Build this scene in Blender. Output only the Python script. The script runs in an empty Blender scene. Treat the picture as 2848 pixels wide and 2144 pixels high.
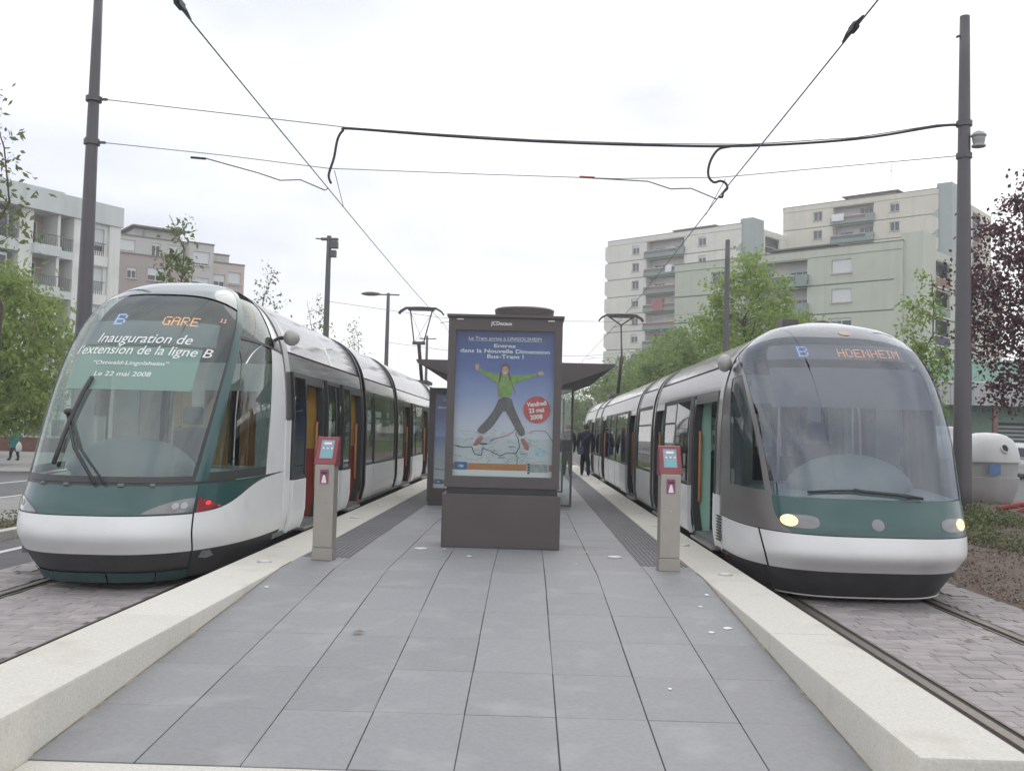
import bpy, bmesh, math, random
import numpy as np
from mathutils import Matrix, Vector
R = math.radians
sc = bpy.context.scene
COL = sc.collection
random.seed(7); rng = np.random.default_rng(7)

# ---------------------------------------------------------------- camera, world, sun, exposure
CAMZ = 1.65
cam_d = bpy.data.cameras.new('camera'); cam = bpy.data.objects.new('camera', cam_d); COL.objects.link(cam)
cam_d.sensor_width = 36.0; cam_d.lens = 36.0; cam_d.clip_start = 0.1; cam_d.clip_end = 3000
yaw, pitch, roll = R(0.957), R(2.67), 0.026
F = Vector((-math.sin(yaw)*math.cos(pitch), math.cos(yaw)*math.cos(pitch), math.sin(pitch)))
R0 = Vector((math.cos(yaw), math.sin(yaw), 0)); U0 = R0.cross(F)
rx = R0*math.cos(roll) + U0*math.sin(roll); ux = -R0*math.sin(roll) + U0*math.cos(roll)
cam.matrix_world = Matrix(((rx.x, ux.x, -F.x, 0), (rx.y, ux.y, -F.y, 0), (rx.z, ux.z, -F.z, CAMZ), (0, 0, 0, 1)))
sc.camera = cam

SUN_EL, SUN_AZ = R(35), R(15)          # overcast: soft light from ahead and to the right
w = bpy.data.worlds.new('World'); sc.world = w; w.use_nodes = True
nt = w.node_tree; nt.nodes.clear()
wout = nt.nodes.new('ShaderNodeOutputWorld'); bg = nt.nodes.new('ShaderNodeBackground'); bg.inputs[1].default_value = 0.118
sky = nt.nodes.new('ShaderNodeTexSky'); sky.sky_type = 'NISHITA'; sky.sun_disc = False
sky.sun_elevation = SUN_EL; sky.sun_rotation = SUN_AZ; sky.altitude = 150; sky.dust_density = 2.5
tc = nt.nodes.new('ShaderNodeTexCoord'); mp = nt.nodes.new('ShaderNodeMapping'); mp.inputs['Scale'].default_value = (1.0, 1.0, 2.6)
mp.inputs['Rotation'].default_value = (0.1, 0.2, 0.5); mp.inputs['Location'].default_value = (6.8, 3.6, 1.6)
nz = nt.nodes.new('ShaderNodeTexNoise'); nz.inputs['Scale'].default_value = 1.6; nz.inputs['Detail'].default_value = 5; nz.inputs['Roughness'].default_value = 0.5
cr = nt.nodes.new('ShaderNodeValToRGB')
cr.color_ramp.elements[0].position = 0.36; cr.color_ramp.elements[0].color = (7.3, 7.7, 8.7, 1)
cr.color_ramp.elements[1].position = 0.59; cr.color_ramp.elements[1].color = (12.6, 12.6, 12.6, 1)
mx = nt.nodes.new('ShaderNodeMix'); mx.data_type = 'RGBA'; mx.inputs['Factor'].default_value = 0.93
nt.links.new(tc.outputs['Generated'], mp.inputs['Vector']); nt.links.new(mp.outputs['Vector'], nz.inputs['Vector'])
nt.links.new(nz.outputs['Fac'], cr.inputs['Fac']); nt.links.new(sky.outputs['Color'], mx.inputs['A']); nt.links.new(cr.outputs['Color'], mx.inputs['B'])
nt.links.new(mx.outputs['Result'], bg.inputs['Color']); nt.links.new(bg.outputs['Background'], wout.inputs['Surface'])

sun_d = bpy.data.lights.new('sun', 'SUN'); sun_d.energy = 0.5; sun_d.angle = R(45); sun_d.color = (1, 0.96, 0.9)
sun = bpy.data.objects.new('sun', sun_d); COL.objects.link(sun)
sd = Vector((math.sin(SUN_AZ)*math.cos(SUN_EL), math.cos(SUN_AZ)*math.cos(SUN_EL), math.sin(SUN_EL)))
sun.rotation_euler = sd.to_track_quat('Z', 'Y').to_euler(); sun.location = (20, 20, 60)

sc.view_settings.view_transform = 'Standard'; sc.view_settings.look = 'None'
sc.view_settings.exposure = 0.0; sc.view_settings.gamma = 1.0; sc.view_settings.use_curve_mapping = False
sc.render.engine = 'CYCLES'
sc.cycles.use_denoising = True
sc.cycles.max_bounces = 8; sc.cycles.diffuse_bounces = 3; sc.cycles.glossy_bounces = 4; sc.cycles.transparent_max_bounces = 16
sc.cycles.caustics_reflective = False; sc.cycles.caustics_refractive = False

# ---------------------------------------------------------------- materials
M = {}
def mat(name, col, rough=0.6, metal=0.0, var=0.10, scale=6.0, bump=0.0, bscale=60.0, spec=0.5, coat=0.0, rand=0.0,
        stain=None, stain_scale=1.5, stain_pos=(0.55, 0.75), speck=None, speck_scale=250.0, speck_pos=(0.62, 0.68), streak=None):
    m = bpy.data.materials.new(name); m.use_nodes = True; t = m.node_tree; N = t.nodes; L = t.links
    b = N['Principled BSDF']; b.inputs['Roughness'].default_value = rough; b.inputs['Metallic'].default_value = metal
    b.inputs['Specular IOR Level'].default_value = spec; b.inputs['Coat Weight'].default_value = coat; b.inputs['Coat Roughness'].default_value = 0.05
    tcn = N.new('ShaderNodeTexCoord'); n1 = N.new('ShaderNodeTexNoise'); n1.inputs['Scale'].default_value = scale; n1.inputs['Detail'].default_value = 4
    geo = N.new('ShaderNodeNewGeometry')
    L.new(geo.outputs['Position'], n1.inputs['Vector'])
    mr = N.new('ShaderNodeMapRange'); mr.inputs['From Min'].default_value = 0.25; mr.inputs['From Max'].default_value = 0.75
    mr.inputs['To Min'].default_value = 1-var; mr.inputs['To Max'].default_value = 1+var
    L.new(n1.outputs['Fac'], mr.inputs['Value'])
    val = mr.outputs['Result']
    if rand:
        oi = N.new('ShaderNodeObjectInfo'); m2 = N.new('ShaderNodeMapRange'); m2.inputs['To Min'].default_value = 1-rand; m2.inputs['To Max'].default_value = 1+rand
        L.new(oi.outputs['Random'], m2.inputs['Value']); mu = N.new('ShaderNodeMath'); mu.operation = 'MULTIPLY'
        L.new(val, mu.inputs[0]); L.new(m2.outputs['Result'], mu.inputs[1]); val = mu.outputs[0]
    vm = N.new('ShaderNodeVectorMath'); vm.operation = 'SCALE'; vm.inputs[0].default_value = col[:3]; L.new(val, vm.inputs['Scale'])
    out = vm.outputs[0]
    for (scol, ssc, spos) in ([(stain, stain_scale, stain_pos)] if stain else []) + ([(speck, speck_scale, speck_pos)] if speck else []) + ([(streak, 1.0, (.50, .80))] if streak else []):
        n2 = N.new('ShaderNodeTexNoise'); n2.inputs['Scale'].default_value = ssc; n2.inputs['Detail'].default_value = 6
        if scol is streak:
            mpg = N.new('ShaderNodeMapping'); mpg.inputs['Scale'].default_value = (1.6, 1.6, .10); L.new(geo.outputs['Position'], mpg.inputs['Vector']); L.new(mpg.outputs['Vector'], n2.inputs['Vector'])
        else: L.new(geo.outputs['Position'], n2.inputs['Vector'])
        m3 = N.new('ShaderNodeMapRange'); m3.inputs['From Min'].default_value = spos[0]; m3.inputs['From Max'].default_value = spos[1]; m3.inputs['To Max'].default_value = 0.75
        L.new(n2.outputs['Fac'], m3.inputs['Value'])
        mi = N.new('ShaderNodeMix'); mi.data_type = 'RGBA'; L.new(m3.outputs['Result'], mi.inputs['Factor']); L.new(out, mi.inputs['A'])
        mi.inputs['B'].default_value = (*scol, 1); out = mi.outputs['Result']
    L.new(out, b.inputs['Base Color'])
    if bump:
        n4 = N.new('ShaderNodeTexNoise'); n4.inputs['Scale'].default_value = bscale; n4.inputs['Detail'].default_value = 3; L.new(geo.outputs['Position'], n4.inputs['Vector'])
        bp = N.new('ShaderNodeBump'); bp.inputs['Strength'].default_value = bump; bp.inputs['Distance'].default_value = 0.01
        L.new(n4.outputs['Fac'], bp.inputs['Height']); L.new(bp.outputs['Normal'], b.inputs['Normal'])
    M[name] = m; return m
def glass(name, tint, refl=1.0, rough=0.01, gcol=(1, 1, 1)):
    m = bpy.data.materials.new(name); m.use_nodes = True; t = m.node_tree; N = t.nodes; L = t.links; N.clear()
    o = N.new('ShaderNodeOutputMaterial'); tr = N.new('ShaderNodeBsdfTransparent'); tr.inputs[0].default_value = (*tint, 1)
    g = N.new('ShaderNodeBsdfGlossy'); g.inputs['Roughness'].default_value = rough; g.inputs['Color'].default_value = (*gcol, 1)
    fr = N.new('ShaderNodeLayerWeight'); fr.inputs['Blend'].default_value = 0.5
    pw = N.new('ShaderNodeMath'); pw.operation = 'POWER'; pw.inputs[1].default_value = 5.0; L.new(fr.outputs['Facing'], pw.inputs[0])
    mu = N.new('ShaderNodeMath'); mu.operation = 'MULTIPLY_ADD'; mu.inputs[1].default_value = 0.75; mu.inputs[2].default_value = 0.045*refl; mu.use_clamp = True
    mi = N.new('ShaderNodeMixShader'); L.new(pw.outputs[0], mu.inputs[0]); L.new(mu.outputs[0], mi.inputs[0]); L.new(tr.outputs[0], mi.inputs[1]); L.new(g.outputs[0], mi.inputs[2])
    L.new(mi.outputs[0], o.inputs['Surface']); M[name] = m; return m
def emit(name, col, s):
    m = bpy.data.materials.new(name); m.use_nodes = True; b = m.node_tree.nodes['Principled BSDF']
    b.inputs['Base Color'].default_value = (*[c*0.4 for c in col], 1); b.inputs['Emission Color'].default_value = (*col, 1); b.inputs['Emission Strength'].default_value = s
    M[name] = m; return m
def veil(name, col, a):
    m = bpy.data.materials.new(name); m.use_nodes = True; b = m.node_tree.nodes['Principled BSDF']; b.inputs['Base Color'].default_value = (*col, 1); b.inputs['Roughness'].default_value = .5; b.inputs['Alpha'].default_value = a; M[name] = m; return m
def leafmat(name, c1, c2, trans=0.35):
    m = bpy.data.materials.new(name); m.use_nodes = True; t = m.node_tree; N = t.nodes; L = t.links
    b = N['Principled BSDF']; b.inputs['Roughness'].default_value = 0.55; b.inputs['Specular IOR Level'].default_value = 0.3
    geo = N.new('ShaderNodeNewGeometry'); mi = N.new('ShaderNodeMix'); mi.data_type = 'RGBA'; mi.inputs['A'].default_value = (*c1, 1); mi.inputs['B'].default_value = (*c2, 1)
    L.new(geo.outputs['Random Per Island'], mi.inputs['Factor']); L.new(mi.outputs['Result'], b.inputs['Base Color'])
    td = N.new('ShaderNodeBsdfTranslucent'); L.new(mi.outputs['Result'], td.inputs['Color'])
    ms = N.new('ShaderNodeMixShader'); ms.inputs[0].default_value = trans; L.new(b.outputs[0], ms.inputs[1]); L.new(td.outputs[0], ms.inputs[2])
    L.new(ms.outputs[0], N['Material Output'].inputs['Surface']); M[name] = m; return m

mat('slab', (.268, .269, .279), .62, var=.08, scale=30, bump=.15, bscale=160, rand=.065, stain=(.37, .378, .382), stain_scale=2.6, stain_pos=(.53, .82), speck=(.19, .19, .195), speck_scale=22, speck_pos=(.72, .77))
mat('grout', (.19, .185, .17), .9)
mat('kerb', (.64, .62, .56), .8, var=.12, scale=60, bump=.3, bscale=140, rand=.05, stain=(.46, .43, .35), stain_scale=2.2, stain_pos=(.56, .85), speck=(.34, .32, .27), speck_scale=70, speck_pos=(.66, .70))
mat('grime', (.29, .255, .195), .95, var=.35, scale=14, stain=(.42, .38, .30), stain_scale=9)
mat('tactile', (.17, .17, .178), .7, var=.12, rand=.05)
mat('brick', (.345, .312, .312), .8, var=.16, scale=5, bump=.4, bscale=90, rand=.13, stain=(.38, .355, .35), stain_scale=1.1)
mat('brickbed', (.18, .16, .155), .9, var=.2, scale=30)
mat('asphalt', (.135, .135, .14), .85, var=.12, scale=3, bump=.3, bscale=200, stain=(.19, .19, .19), stain_scale=.6)
mat('footway', (.30, .295, .285), .85, var=.08, scale=2, bump=.2, bscale=120, stain=(.22, .22, .215), stain_scale=.8)
mat('paint', (.72, .72, .70), .7, var=.12, scale=12)
mat('ground', (.20, .195, .18), .9, var=.2, scale=.5)
mat('lawn', (.10, .17, .04), .9, var=.35, scale=4, bump=.5)
mat('soil', (.15, .115, .095), .95, var=.35, scale=9, bump=.8, bscale=40)
mat('rail', (.24, .215, .19), .42, .6, var=.15, scale=20)
mat('groove', (.05, .045, .04), .8)
# trams
mat('white_paint', (.82, .825, .83), .38, var=.03, scale=2, coat=.25, stain=(.66, .65, .62), stain_scale=1.9, stain_pos=(.55, .9), speck=(.42, .41, .39), speck_scale=26, speck_pos=(.72, .80))
mat('silver', (.25, .235, .23), .30, .45, var=.05, scale=3, coat=.3)
mat('silver_light', (.52, .51, .505), .13, .85, var=.05, scale=2, coat=.3)
mat('green_paint', (.028, .085, .082), .28, var=.05, scale=3, coat=.6)
mat('black_trim', (.045, .046, .048), .45, var=.1)
mat('skirt', (.062, .064, .066), .55, var=.2, scale=5)
mat('skirt_green', (.05, .095, .095), .5, var=.15)
mat('rubber', (.065, .065, .068), .8)
mat('mint', (.42, .70, .56), .5, var=.04)
mat('orange', (.50, .21, .08), .45)
mat('ochre', (.55, .30, .06), .5)
mat('red_seat', (.33, .05, .04), .7)
mat('dark_seat', (.05, .06, .09), .8)
mat('interior', (.44, .47, .46), .7)
mat('interior_dark', (.17, .185, .19), .7)
mat('dash', (.26, .34, .31), .6)
mat('dash_dark', (.10, .13, .16), .5)
mat('steel', (.55, .54, .52), .35, .85, var=.06, scale=8)
mat('lens_grey', (.20, .20, .215), .15, coat=1.0)
glass('windscreen_R', (.54, .57, .63), 3.2, gcol=(.88, .92, 1))
glass('windscreen_L', (.76, .85, .81), 2.7, gcol=(.94, 1, .98))
glass('window_glass', (.42, .48, .47), 1.0)
glass('clear_glass', (.86, .90, .89), 1.0)
glass('lens', (.85, .85, .85), 1.0)
veil('sticker', (.30, .46, .40), .62)
emit('led_orange', (1, .42, .16), 1.5); emit('led_blue', (.28, .48, 1), 1.3)
emit('headlamp', (1, .70, .34), 1.7); emit('taillamp', (1, .06, .08), .7)
mat('headlamp_dish', (.30, .22, .17), .3, .6)
mat('tail_lens', (.30, .03, .045), .15, coat=1.0)
mat('print_white', (.80, .82, .82), .6, var=.02)
# street things
mat('pole_grey', (.12, .113, .12), .45, .35, var=.06, scale=2)
mat('kiosk', (.115, .10, .098), .48, .25, var=.06, scale=3)
mat('validator', (.40, .37, .335), .42, .55, var=.05, scale=9)
mat('validator_red', (.23, .04, .05), .35, coat=.4)
emit('screen', (.40, .50, .60), .28); emit('screen_cyan', (.25, .55, .60), .35)
mat('magenta', (.30, .08, .17), .4)
mat('cable', (.035, .033, .034), .6)
mat('wire', (.16, .155, .15), .5, .5)
mat('wire_light', (.36, .36, .36), .5, .5)
mat('insul_red', (.35, .10, .07), .5)
mat('skin', (.42, .25, .18), .6); mat('cloth_dark', (.028, .03, .042), .9, var=.2, scale=15); mat('cloth_navy', (.03, .032, .055), .9, var=.2, scale=15)
mat('cloth_grey', (.075, .085, .08), .9, var=.2, scale=15); mat('coat_green', (.06, .24, .23), .9, var=.15, scale=15); mat('hair_brown', (.07, .045, .032), .8, var=.3, scale=40)
mat('hair_red', (.13, .05, .045), .8, var=.3, scale=40); mat('hair_grey', (.12, .11, .10), .8, var=.3, scale=40); mat('shoe', (.02, .02, .02), .5); mat('bag_blue', (.10, .11, .20), .7); mat('bag_white', (.75, .78, .77), .5)
# buildings
mat('wall_cream', (.75, .735, .67), .85, var=.05, scale=.35, streak=(.62, .605, .55), stain=(.66, .65, .58), stain_scale=.5)
mat('wall_yellow', (.69, .655, .56), .85, streak=(.58, .55, .465), var=.05, scale=.35)
mat('wall_green', (.53, .555, .475), .85, streak=(.45, .475, .40), var=.05, scale=.3, stain=(.48, .51, .43), stain_scale=.4)
mat('wall_greenD', (.31, .345, .26), .85, var=.05, scale=.3)
mat('teal', (.38, .43, .42), .8, var=.06, scale=.5)
mat('groove_green', (.135, .19, .165), .85)
mat('parapet', (.25, .315, .30), .75, var=.1, scale=1)
mat('wall_white', (.80, .80, .775), .85, streak=(.58, .58, .55), var=.05, scale=.3, stain=(.62, .62, .59), stain_scale=.5)
mat('wall_blueg', (.62, .66, .65), .85, streak=(.50, .53, .52), var=.05, scale=.4)
mat('wall_mauve', (.41, .345, .33), .85, var=.06, scale=.4)
mat('wall_pink', (.53, .46, .43), .85, var=.06, scale=.4)
mat('wall_grey', (.53, .515, .495), .85, var=.05, scale=.4)
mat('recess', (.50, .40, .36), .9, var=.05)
mat('roofing', (.22, .20, .185), .9)
mat('frame_white', (.70, .70, .68), .5); mat('shutter', (.66, .68, .69), .6, var=.05)
mat('pane_dark', (.06, .07, .08), .08, spec=.8)
mat('railing', (.16, .17, .16), .6)
mat('laundry_white', (.75, .75, .76), .9); mat('laundry_red', (.36, .15, .16), .9); mat('flower_red', (.45, .03, .04), .8)
mat('balcony_red', (.26, .14, .125), .7); mat('curtain', (.45, .38, .33), .9)
mat('shop_fascia', (.47, .48, .475), .6, var=.05); mat('shop_mint', (.33, .52, .43), .7); mat('shop_wall', (.26, .37, .28), .8)
mat('shop_dark', (.08, .12, .10), .8); mat('brickwall', (.19, .095, .075), .9, var=.2, scale=8)
mat('bin_white', (.66, .665, .66), .5, var=.05, scale=3); mat('bin_grey', (.40, .40, .39), .55, var=.08, scale=2); mat('bin_blue', (.12, .20, .42), .6)
mat('car_white', (.66, .68, .67), .3, coat=.6); mat('tyre', (.02, .02, .02), .8); mat('red_plastic', (.42, .045, .05), .5)
mat('bark', (.10, .085, .07), .9, var=.25, scale=12, bump=.5); mat('bark_dark', (.055, .045, .045), .9, var=.25, scale=12)
leafmat('leaf_maple', (.22, .33, .085), (.38, .48, .16), .5); leafmat('leaf_green', (.19, .28, .10), (.32, .41, .16), .5); leafmat('leaf_dense', (.20, .29, .07), (.37, .45, .15), .5)
leafmat('leaf_purple', (.075, .042, .055), (.17, .075, .09), .3); leafmat('leaf_sap', (.13, .18, .07), (.24, .28, .12), .4); leafmat('leaf_shrub', (.09, .125, .05), (.21, .23, .11), .25)
leafmat('chips', (.10, .075, .06), (.29, .20, .155), .0)
mat('pod_grey', (.42, .40, .39), .45, .1)

# ---------------------------------------------------------------- helpers
class MB:
    def __init__(s): s.v = []; s.f = []
    def quad(s, a, b, c, d): n = len(s.v); s.v += [tuple(a), tuple(b), tuple(c), tuple(d)]; s.f.append((n, n+1, n+2, n+3)); return s
    def poly(s, pts): n = len(s.v); s.v += [tuple(p) for p in pts]; s.f.append(tuple(range(n, n+len(pts)))); return s
    def box(s, x0, x1, y0, y1, z0, z1):
        n = len(s.v); s.v += [(x0,y0,z0),(x1,y0,z0),(x1,y1,z0),(x0,y1,z0),(x0,y0,z1),(x1,y0,z1),(x1,y1,z1),(x0,y1,z1)]
        s.f += [(n,n+3,n+2,n+1),(n+4,n+5,n+6,n+7),(n,n+1,n+5,n+4),(n+1,n+2,n+6,n+5),(n+2,n+3,n+7,n+6),(n+3,n,n+4,n+7)]; return s
    def grid(s, P, closed=False):      # P: list of rows of points
        n = len(s.v); nr = len(P); nc = len(P[0])
        for r in P: s.v += [tuple(p) for p in r]
        for i in range(nr-1):
            for j in range(nc if closed else nc-1):
                k = (j+1) % nc; s.f.append((n+i*nc+j, n+i*nc+k, n+(i+1)*nc+k, n+(i+1)*nc+j))
        return s
    def tube(s, path, r, seg=8, caps=True):
        path = [Vector(p) for p in path]; rs = r if isinstance(r, (list, tuple)) else [r]*len(path); rows = []
        prev = None
        for i, p in enumerate(path):
            d = (path[min(i+1, len(path)-1)] - path[max(i-1, 0)])
            d = d.normalized() if d.length > 1e-9 else Vector((0, 0, 1))
            a = prev if prev is not None and abs(prev.dot(d)) < .95 else (Vector((0, 0, 1)) if abs(d.z) < .9 else Vector((1, 0, 0)))
            b = d.cross(a).normalized(); a = b.cross(d).normalized(); prev = a
            rows.append([p + (a*math.cos(2*math.pi*k/seg) + b*math.sin(2*math.pi*k/seg))*rs[i] for k in range(seg)])
        n = len(s.v); s.grid(rows, True)
        if caps:
            s.f.append(tuple(range(n, n+seg))); m = n+(len(path)-1)*seg; s.f.append(tuple(range(m+seg-1, m-1, -1)))
        return s
    def lathe(s, prof, c=(0, 0, 0), seg=24, sx=1, sy=1):
        rows = [[(c[0]+r*math.cos(2*math.pi*k/seg)*sx, c[1]+r*math.sin(2*math.pi*k/seg)*sy, c[2]+z) for k in range(seg)] for r, z in prof]
        n = len(s.v); s.grid(rows, True); s.f.append(tuple(range(n+seg-1, n-1, -1))); m = n+(len(prof)-1)*seg; s.f.append(tuple(range(m, m+seg))); return s
    def prism(s, pts, axis, a0, a1):   # 2D outline extruded along axis ('x': pts are (y,z); 'y': (x,z); 'z': (x,y))
        def P(p, a): return {'x': (a, p[0], p[1]), 'y': (p[0], a, p[1]), 'z': (p[0], p[1], a)}[axis]
        n = len(s.v); k = len(pts); s.v += [P(p, a0) for p in pts] + [P(p, a1) for p in pts]
        s.f.append(tuple(range(n, n+k))); s.f.append(tuple(range(n+2*k-1, n+k-1, -1)))
        for i in range(k): j = (i+1) % k; s.f.append((n+i, n+j, n+k+j, n+k+i))
        return s
    def add(s, o): n = len(s.v); s.v += o.v; s.f += [tuple(i+n for i in f) for f in o.f]; return s
    def xf(s, fn): s.v = [tuple(fn(*p)) for p in s.v]; return s

def mesh(name, mb, material, smooth=False, bevel=0, segs=2, fix=True):
    me = bpy.data.meshes.new(name); me.from_pydata(mb.v, [], mb.f)
    if fix or bevel:
        bm = bmesh.new(); bm.from_mesh(me)
        if bevel:
            bmesh.ops.remove_doubles(bm, verts=bm.verts, dist=1e-5)
            es = [e for e in bm.edges if len(e.link_faces) == 2 and e.calc_face_angle(0) > R(35)]
            bmesh.ops.bevel(bm, geom=es, offset=bevel, segments=segs, profile=.7, affect='EDGES', clamp_overlap=True)
        bmesh.ops.recalc_face_normals(bm, faces=bm.faces); bm.to_mesh(me); bm.free()
    if smooth: me.shade_smooth() if hasattr(me, 'shade_smooth') else [setattr(p, 'use_smooth', True) for p in me.polygons]
    me.materials.append(M[material] if isinstance(material, str) else material); me.update(); return me
def link(name, me, parent=None):
    o = bpy.data.objects.new(name, me); COL.objects.link(o)
    if parent is not None:
        o.parent = parent
        if parent.get('_w'): o.matrix_parent_inverse = Matrix.Translation(-Vector(parent.location))
        if parent.type == 'MESH' and '_pinv' in PINV.get(parent.name, {}): o.matrix_parent_inverse = PINV[parent.name]['_pinv']
    return o
PINV = {}
def obj(name, mb, material, parent=None, smooth=False, bevel=0, segs=2, label=None, fix=True):
    o = link(name, mesh(name, mb, material, smooth, bevel, segs, fix), parent)
    if label: o['label'] = label
    return o
def tag(o, label=None, cat=None, group=None, kind=None):
    for k, v in (('label', label), ('category', cat), ('group', group), ('kind', kind)):
        if v: o[k] = v
    return o
THINGS = []
def thing(name, label, cat, loc=(0, 0, 0), rz=0, group=None, world=True):
    o = bpy.data.objects.new(name, None); COL.objects.link(o); o.location = loc; o.rotation_euler = (0, 0, rz); o.empty_display_size = .2
    if world: o['_w'] = 1
    THINGS.append(o); return tag(o, label, cat, group)
def struct(name, mb, material, **k):
    return tag(obj(name, mb, material, **k), kind='structure')
def sub(parent, name, mb, material, **k):      # child of a mesh part that was built in the same coordinates
    o = link(name, mesh(name, mb, material, **k)); o.parent = parent; return o
def text_mb(body, width=None, height=None, align='CENTER', shear=0, bold=0, space=1.0):
    c = bpy.data.curves.new('t', 'FONT'); c.body = body; c.align_x = 'LEFT'; c.shear = shear; c.offset = bold; c.space_character = space; c.resolution_u = 3
    o = bpy.data.objects.new('t', c); COL.objects.link(o); bpy.context.view_layer.update()
    me = o.evaluated_get(bpy.context.evaluated_depsgraph_get()).to_mesh()
    v = np.array([tuple(p.co)[:2] for p in me.vertices]); f = [tuple(p.vertices) for p in me.polygons]
    bpy.data.objects.remove(o); bpy.data.curves.remove(c)
    mn, mxx = v.min(0), v.max(0); v -= mn
    s = mxx-mn; sx = (width/s[0]) if width else None; sy = (height/s[1]) if height else None
    sx = sx or sy; sy = sy or sx; v[:, 0] *= sx; v[:, 1] *= sy
    if align == 'CENTER': v[:, 0] -= v[:, 0].max()/2
    m = MB(); m.v = [(a, b, 0) for a, b in v]; m.f = f; return m
def hermite(xs, ys):
    xs = np.array(xs, float); ys = np.array(ys, float); d = np.diff(ys)/np.diff(xs); m = np.zeros_like(ys); m[0], m[-1] = d[0], d[-1]
    for i in range(1, len(xs)-1): m[i] = 0 if d[i-1]*d[i] <= 0 else 2*d[i-1]*d[i]/(d[i-1]+d[i])
    def f(x):
        x = min(max(x, xs[0]), xs[-1]); i = min(max(int(np.searchsorted(xs, x))-1, 0), len(xs)-2); h = xs[i+1]-xs[i]; t = (x-xs[i])/h
        return float((2*t**3-3*t*t+1)*ys[i] + (t**3-2*t*t+t)*h*m[i] + (-2*t**3+3*t*t)*ys[i+1] + (t**3-t*t)*h*m[i+1])
    return f
# ---------------------------------------------------------------- the ground and roads
KL0, KL1, KR0, KR1 = -2.953, -2.404, 1.765, 2.270     # kerb edges: left outer, left inner, right inner, right outer
PZ = 0.27; YR0, YR1 = 5.05, 10.20                     # platform height, foot and head of the ramp
PEND = 47.0
def sheet(name, x0, x1, y0, y1, z, m): return struct(name, MB().quad((x0,y0,z),(x1,y0,z),(x1,y1,z),(x0,y1,z)), m)
sheet('ground', -900, 900, -300, 1500, -.05, 'ground')
sheet('crossing_pavement', -16, 16, -8, 5.6, -.022, 'footway')
road = sheet('road', -17.5, -5.80, 5.6, 260, -.018, 'asphalt')
side_street = sheet('side_street', 14.0, 90, 23.5, 60, -.018, 'asphalt')
far_pave = sheet('far_pavement', -60, -19.0, 30, 56, -.014, 'footway')
sheet('lawn', -2.9, 2.2, PEND+.6, 140, -.012, 'lawn')
sheet('verge', 5.2, 60, 60, 400, -.016, 'lawn')
sheet('forecourt', 14, 60, 60, 90, -.010, 'footway')
for nm, x, wd in (('lane', -6.62, .12), ('lane', -11.3, .12), ('lane', -13.9, .14)):
    obj('road_marking', MB().quad((x-wd/2,5.6,-.013),(x+wd/2,5.6,-.013),(x+wd/2,200,-.013),(x-wd/2,200,-.013)), 'paint', road)
# raised median with a kerb, planted strip and pale path
med = tag(obj('median', MB().box(-10.7, -7.42, 8.5, 200, -.05, .06), 'footway', bevel=.02), kind='structure')
for i in range(24):
    obj('kerb_stone', MB().box(-7.42, -7.25, 8.5+i*2.0, 10.48+i*2.0, -.04, .11), 'kerb', med, bevel=.012)
struct('planting_strip', MB().box(-8.15, -7.43, 8.5, 60, 0, .085), 'soil')
isl = MB(); a = [(-16.2+1.5*math.cos(R(t)), 32.5+1.5*math.sin(R(t))) for t in range(180, 361, 15)] + [(-14.7, 80), (-17.7, 80)]
isl.prism(a, 'z', -.03, .10); struct('traffic_island', isl, 'footway', bevel=.03)

# track beds with block paving
def trackbed(name, x0, x1, skip):
    return struct(name, MB().quad((x0,3.5,-.012),(x1,3.5,-.012),(x1,130,-.012),(x0,130,-.012)), 'brickbed')
TL, TR = -4.21, 3.525
bedL = trackbed('track_bed_left', -5.80, KL0, None); bedR = trackbed('track_bed_right', KR1, 5.08, None)
RL = (TL-.7475, TL+.7475); RRr = (TR-.7475, TR+.7475)
for bed, xs in ((bedL, RL), (bedR, RRr)):
    for x, s in zip(xs, (1, -1)):
        obj('rail', MB().box(x-.035, x+.035, 3.5, 125, -.01, .010), 'rail', bed)
        obj('rail_groove', MB().box(min(x+s*.035, x+s*.085), max(x+s*.035, x+s*.085), 3.5, 125, -.010, -.006), 'groove', bed)
        obj('rail_flange', MB().box(min(x+s*.085, x+s*.10), max(x+s*.085, x+s*.10), 3.5, 125, -.01, .006), 'rail', bed)
BL, BW = .245, .125
bmesh_var = []
for k in range(4):
    j = [random.uniform(-.004, .004) for _ in range(4)]
    m = MB().box(-BL/2+.004+j[0], BL/2-.004+j[1], -BW/2+.003+j[2]*.5, BW/2-.003+j[3]*.5, -.03, 0); bmesh_var.append(mesh('brick', m, 'brick', bevel=.005, segs=1))
cand = []
def inview(x, y, z=0, m=60):
    p = Vector((x, y, z-CAMZ)); dd = p.dot(F)
    if dd < .5: return False
    u = 1424+2850*p.dot(rx)/dd; v = 1072-2850*p.dot(ux)/dd; return -m < u < 2848+m and -m < v < 2144+m
for bed, x0, x1, rails, nose in ((bedL, -5.79, KL0-.002, RL, 10.6), (bedR, KR1+.002, 5.07, RRr, 11.2)):
    r = 0; y = 4.6
    while y < 22:
        x = x0 - BL*random.choice((.5, .25, .75, 0.1)); r += 1
        while x < x1:
            a, b = max(x, x0), min(x+BL, x1); c = (a+b)/2
            # cut where a rail runs
            bad = any(a < q+.11 and b > q-.11 for q in rails)
            if b-a > .05 and not bad and inview(c, y): cand.append((y*y+c*c, bed, c, y, (b-a)/BL))
            elif b-a > .05 and bad and inview(c, y):
                for q in rails:
                    for (e, g) in ((a, min(b, q-.11)), (max(a, q+.11), b)):
                        if g-e > .05 and a < q+.11 and b > q-.11: cand.append((y*y+((e+g)/2)**2, bed, (e+g)/2, y, (g-e)/BL))
            x += BL
        y += BW
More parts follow.
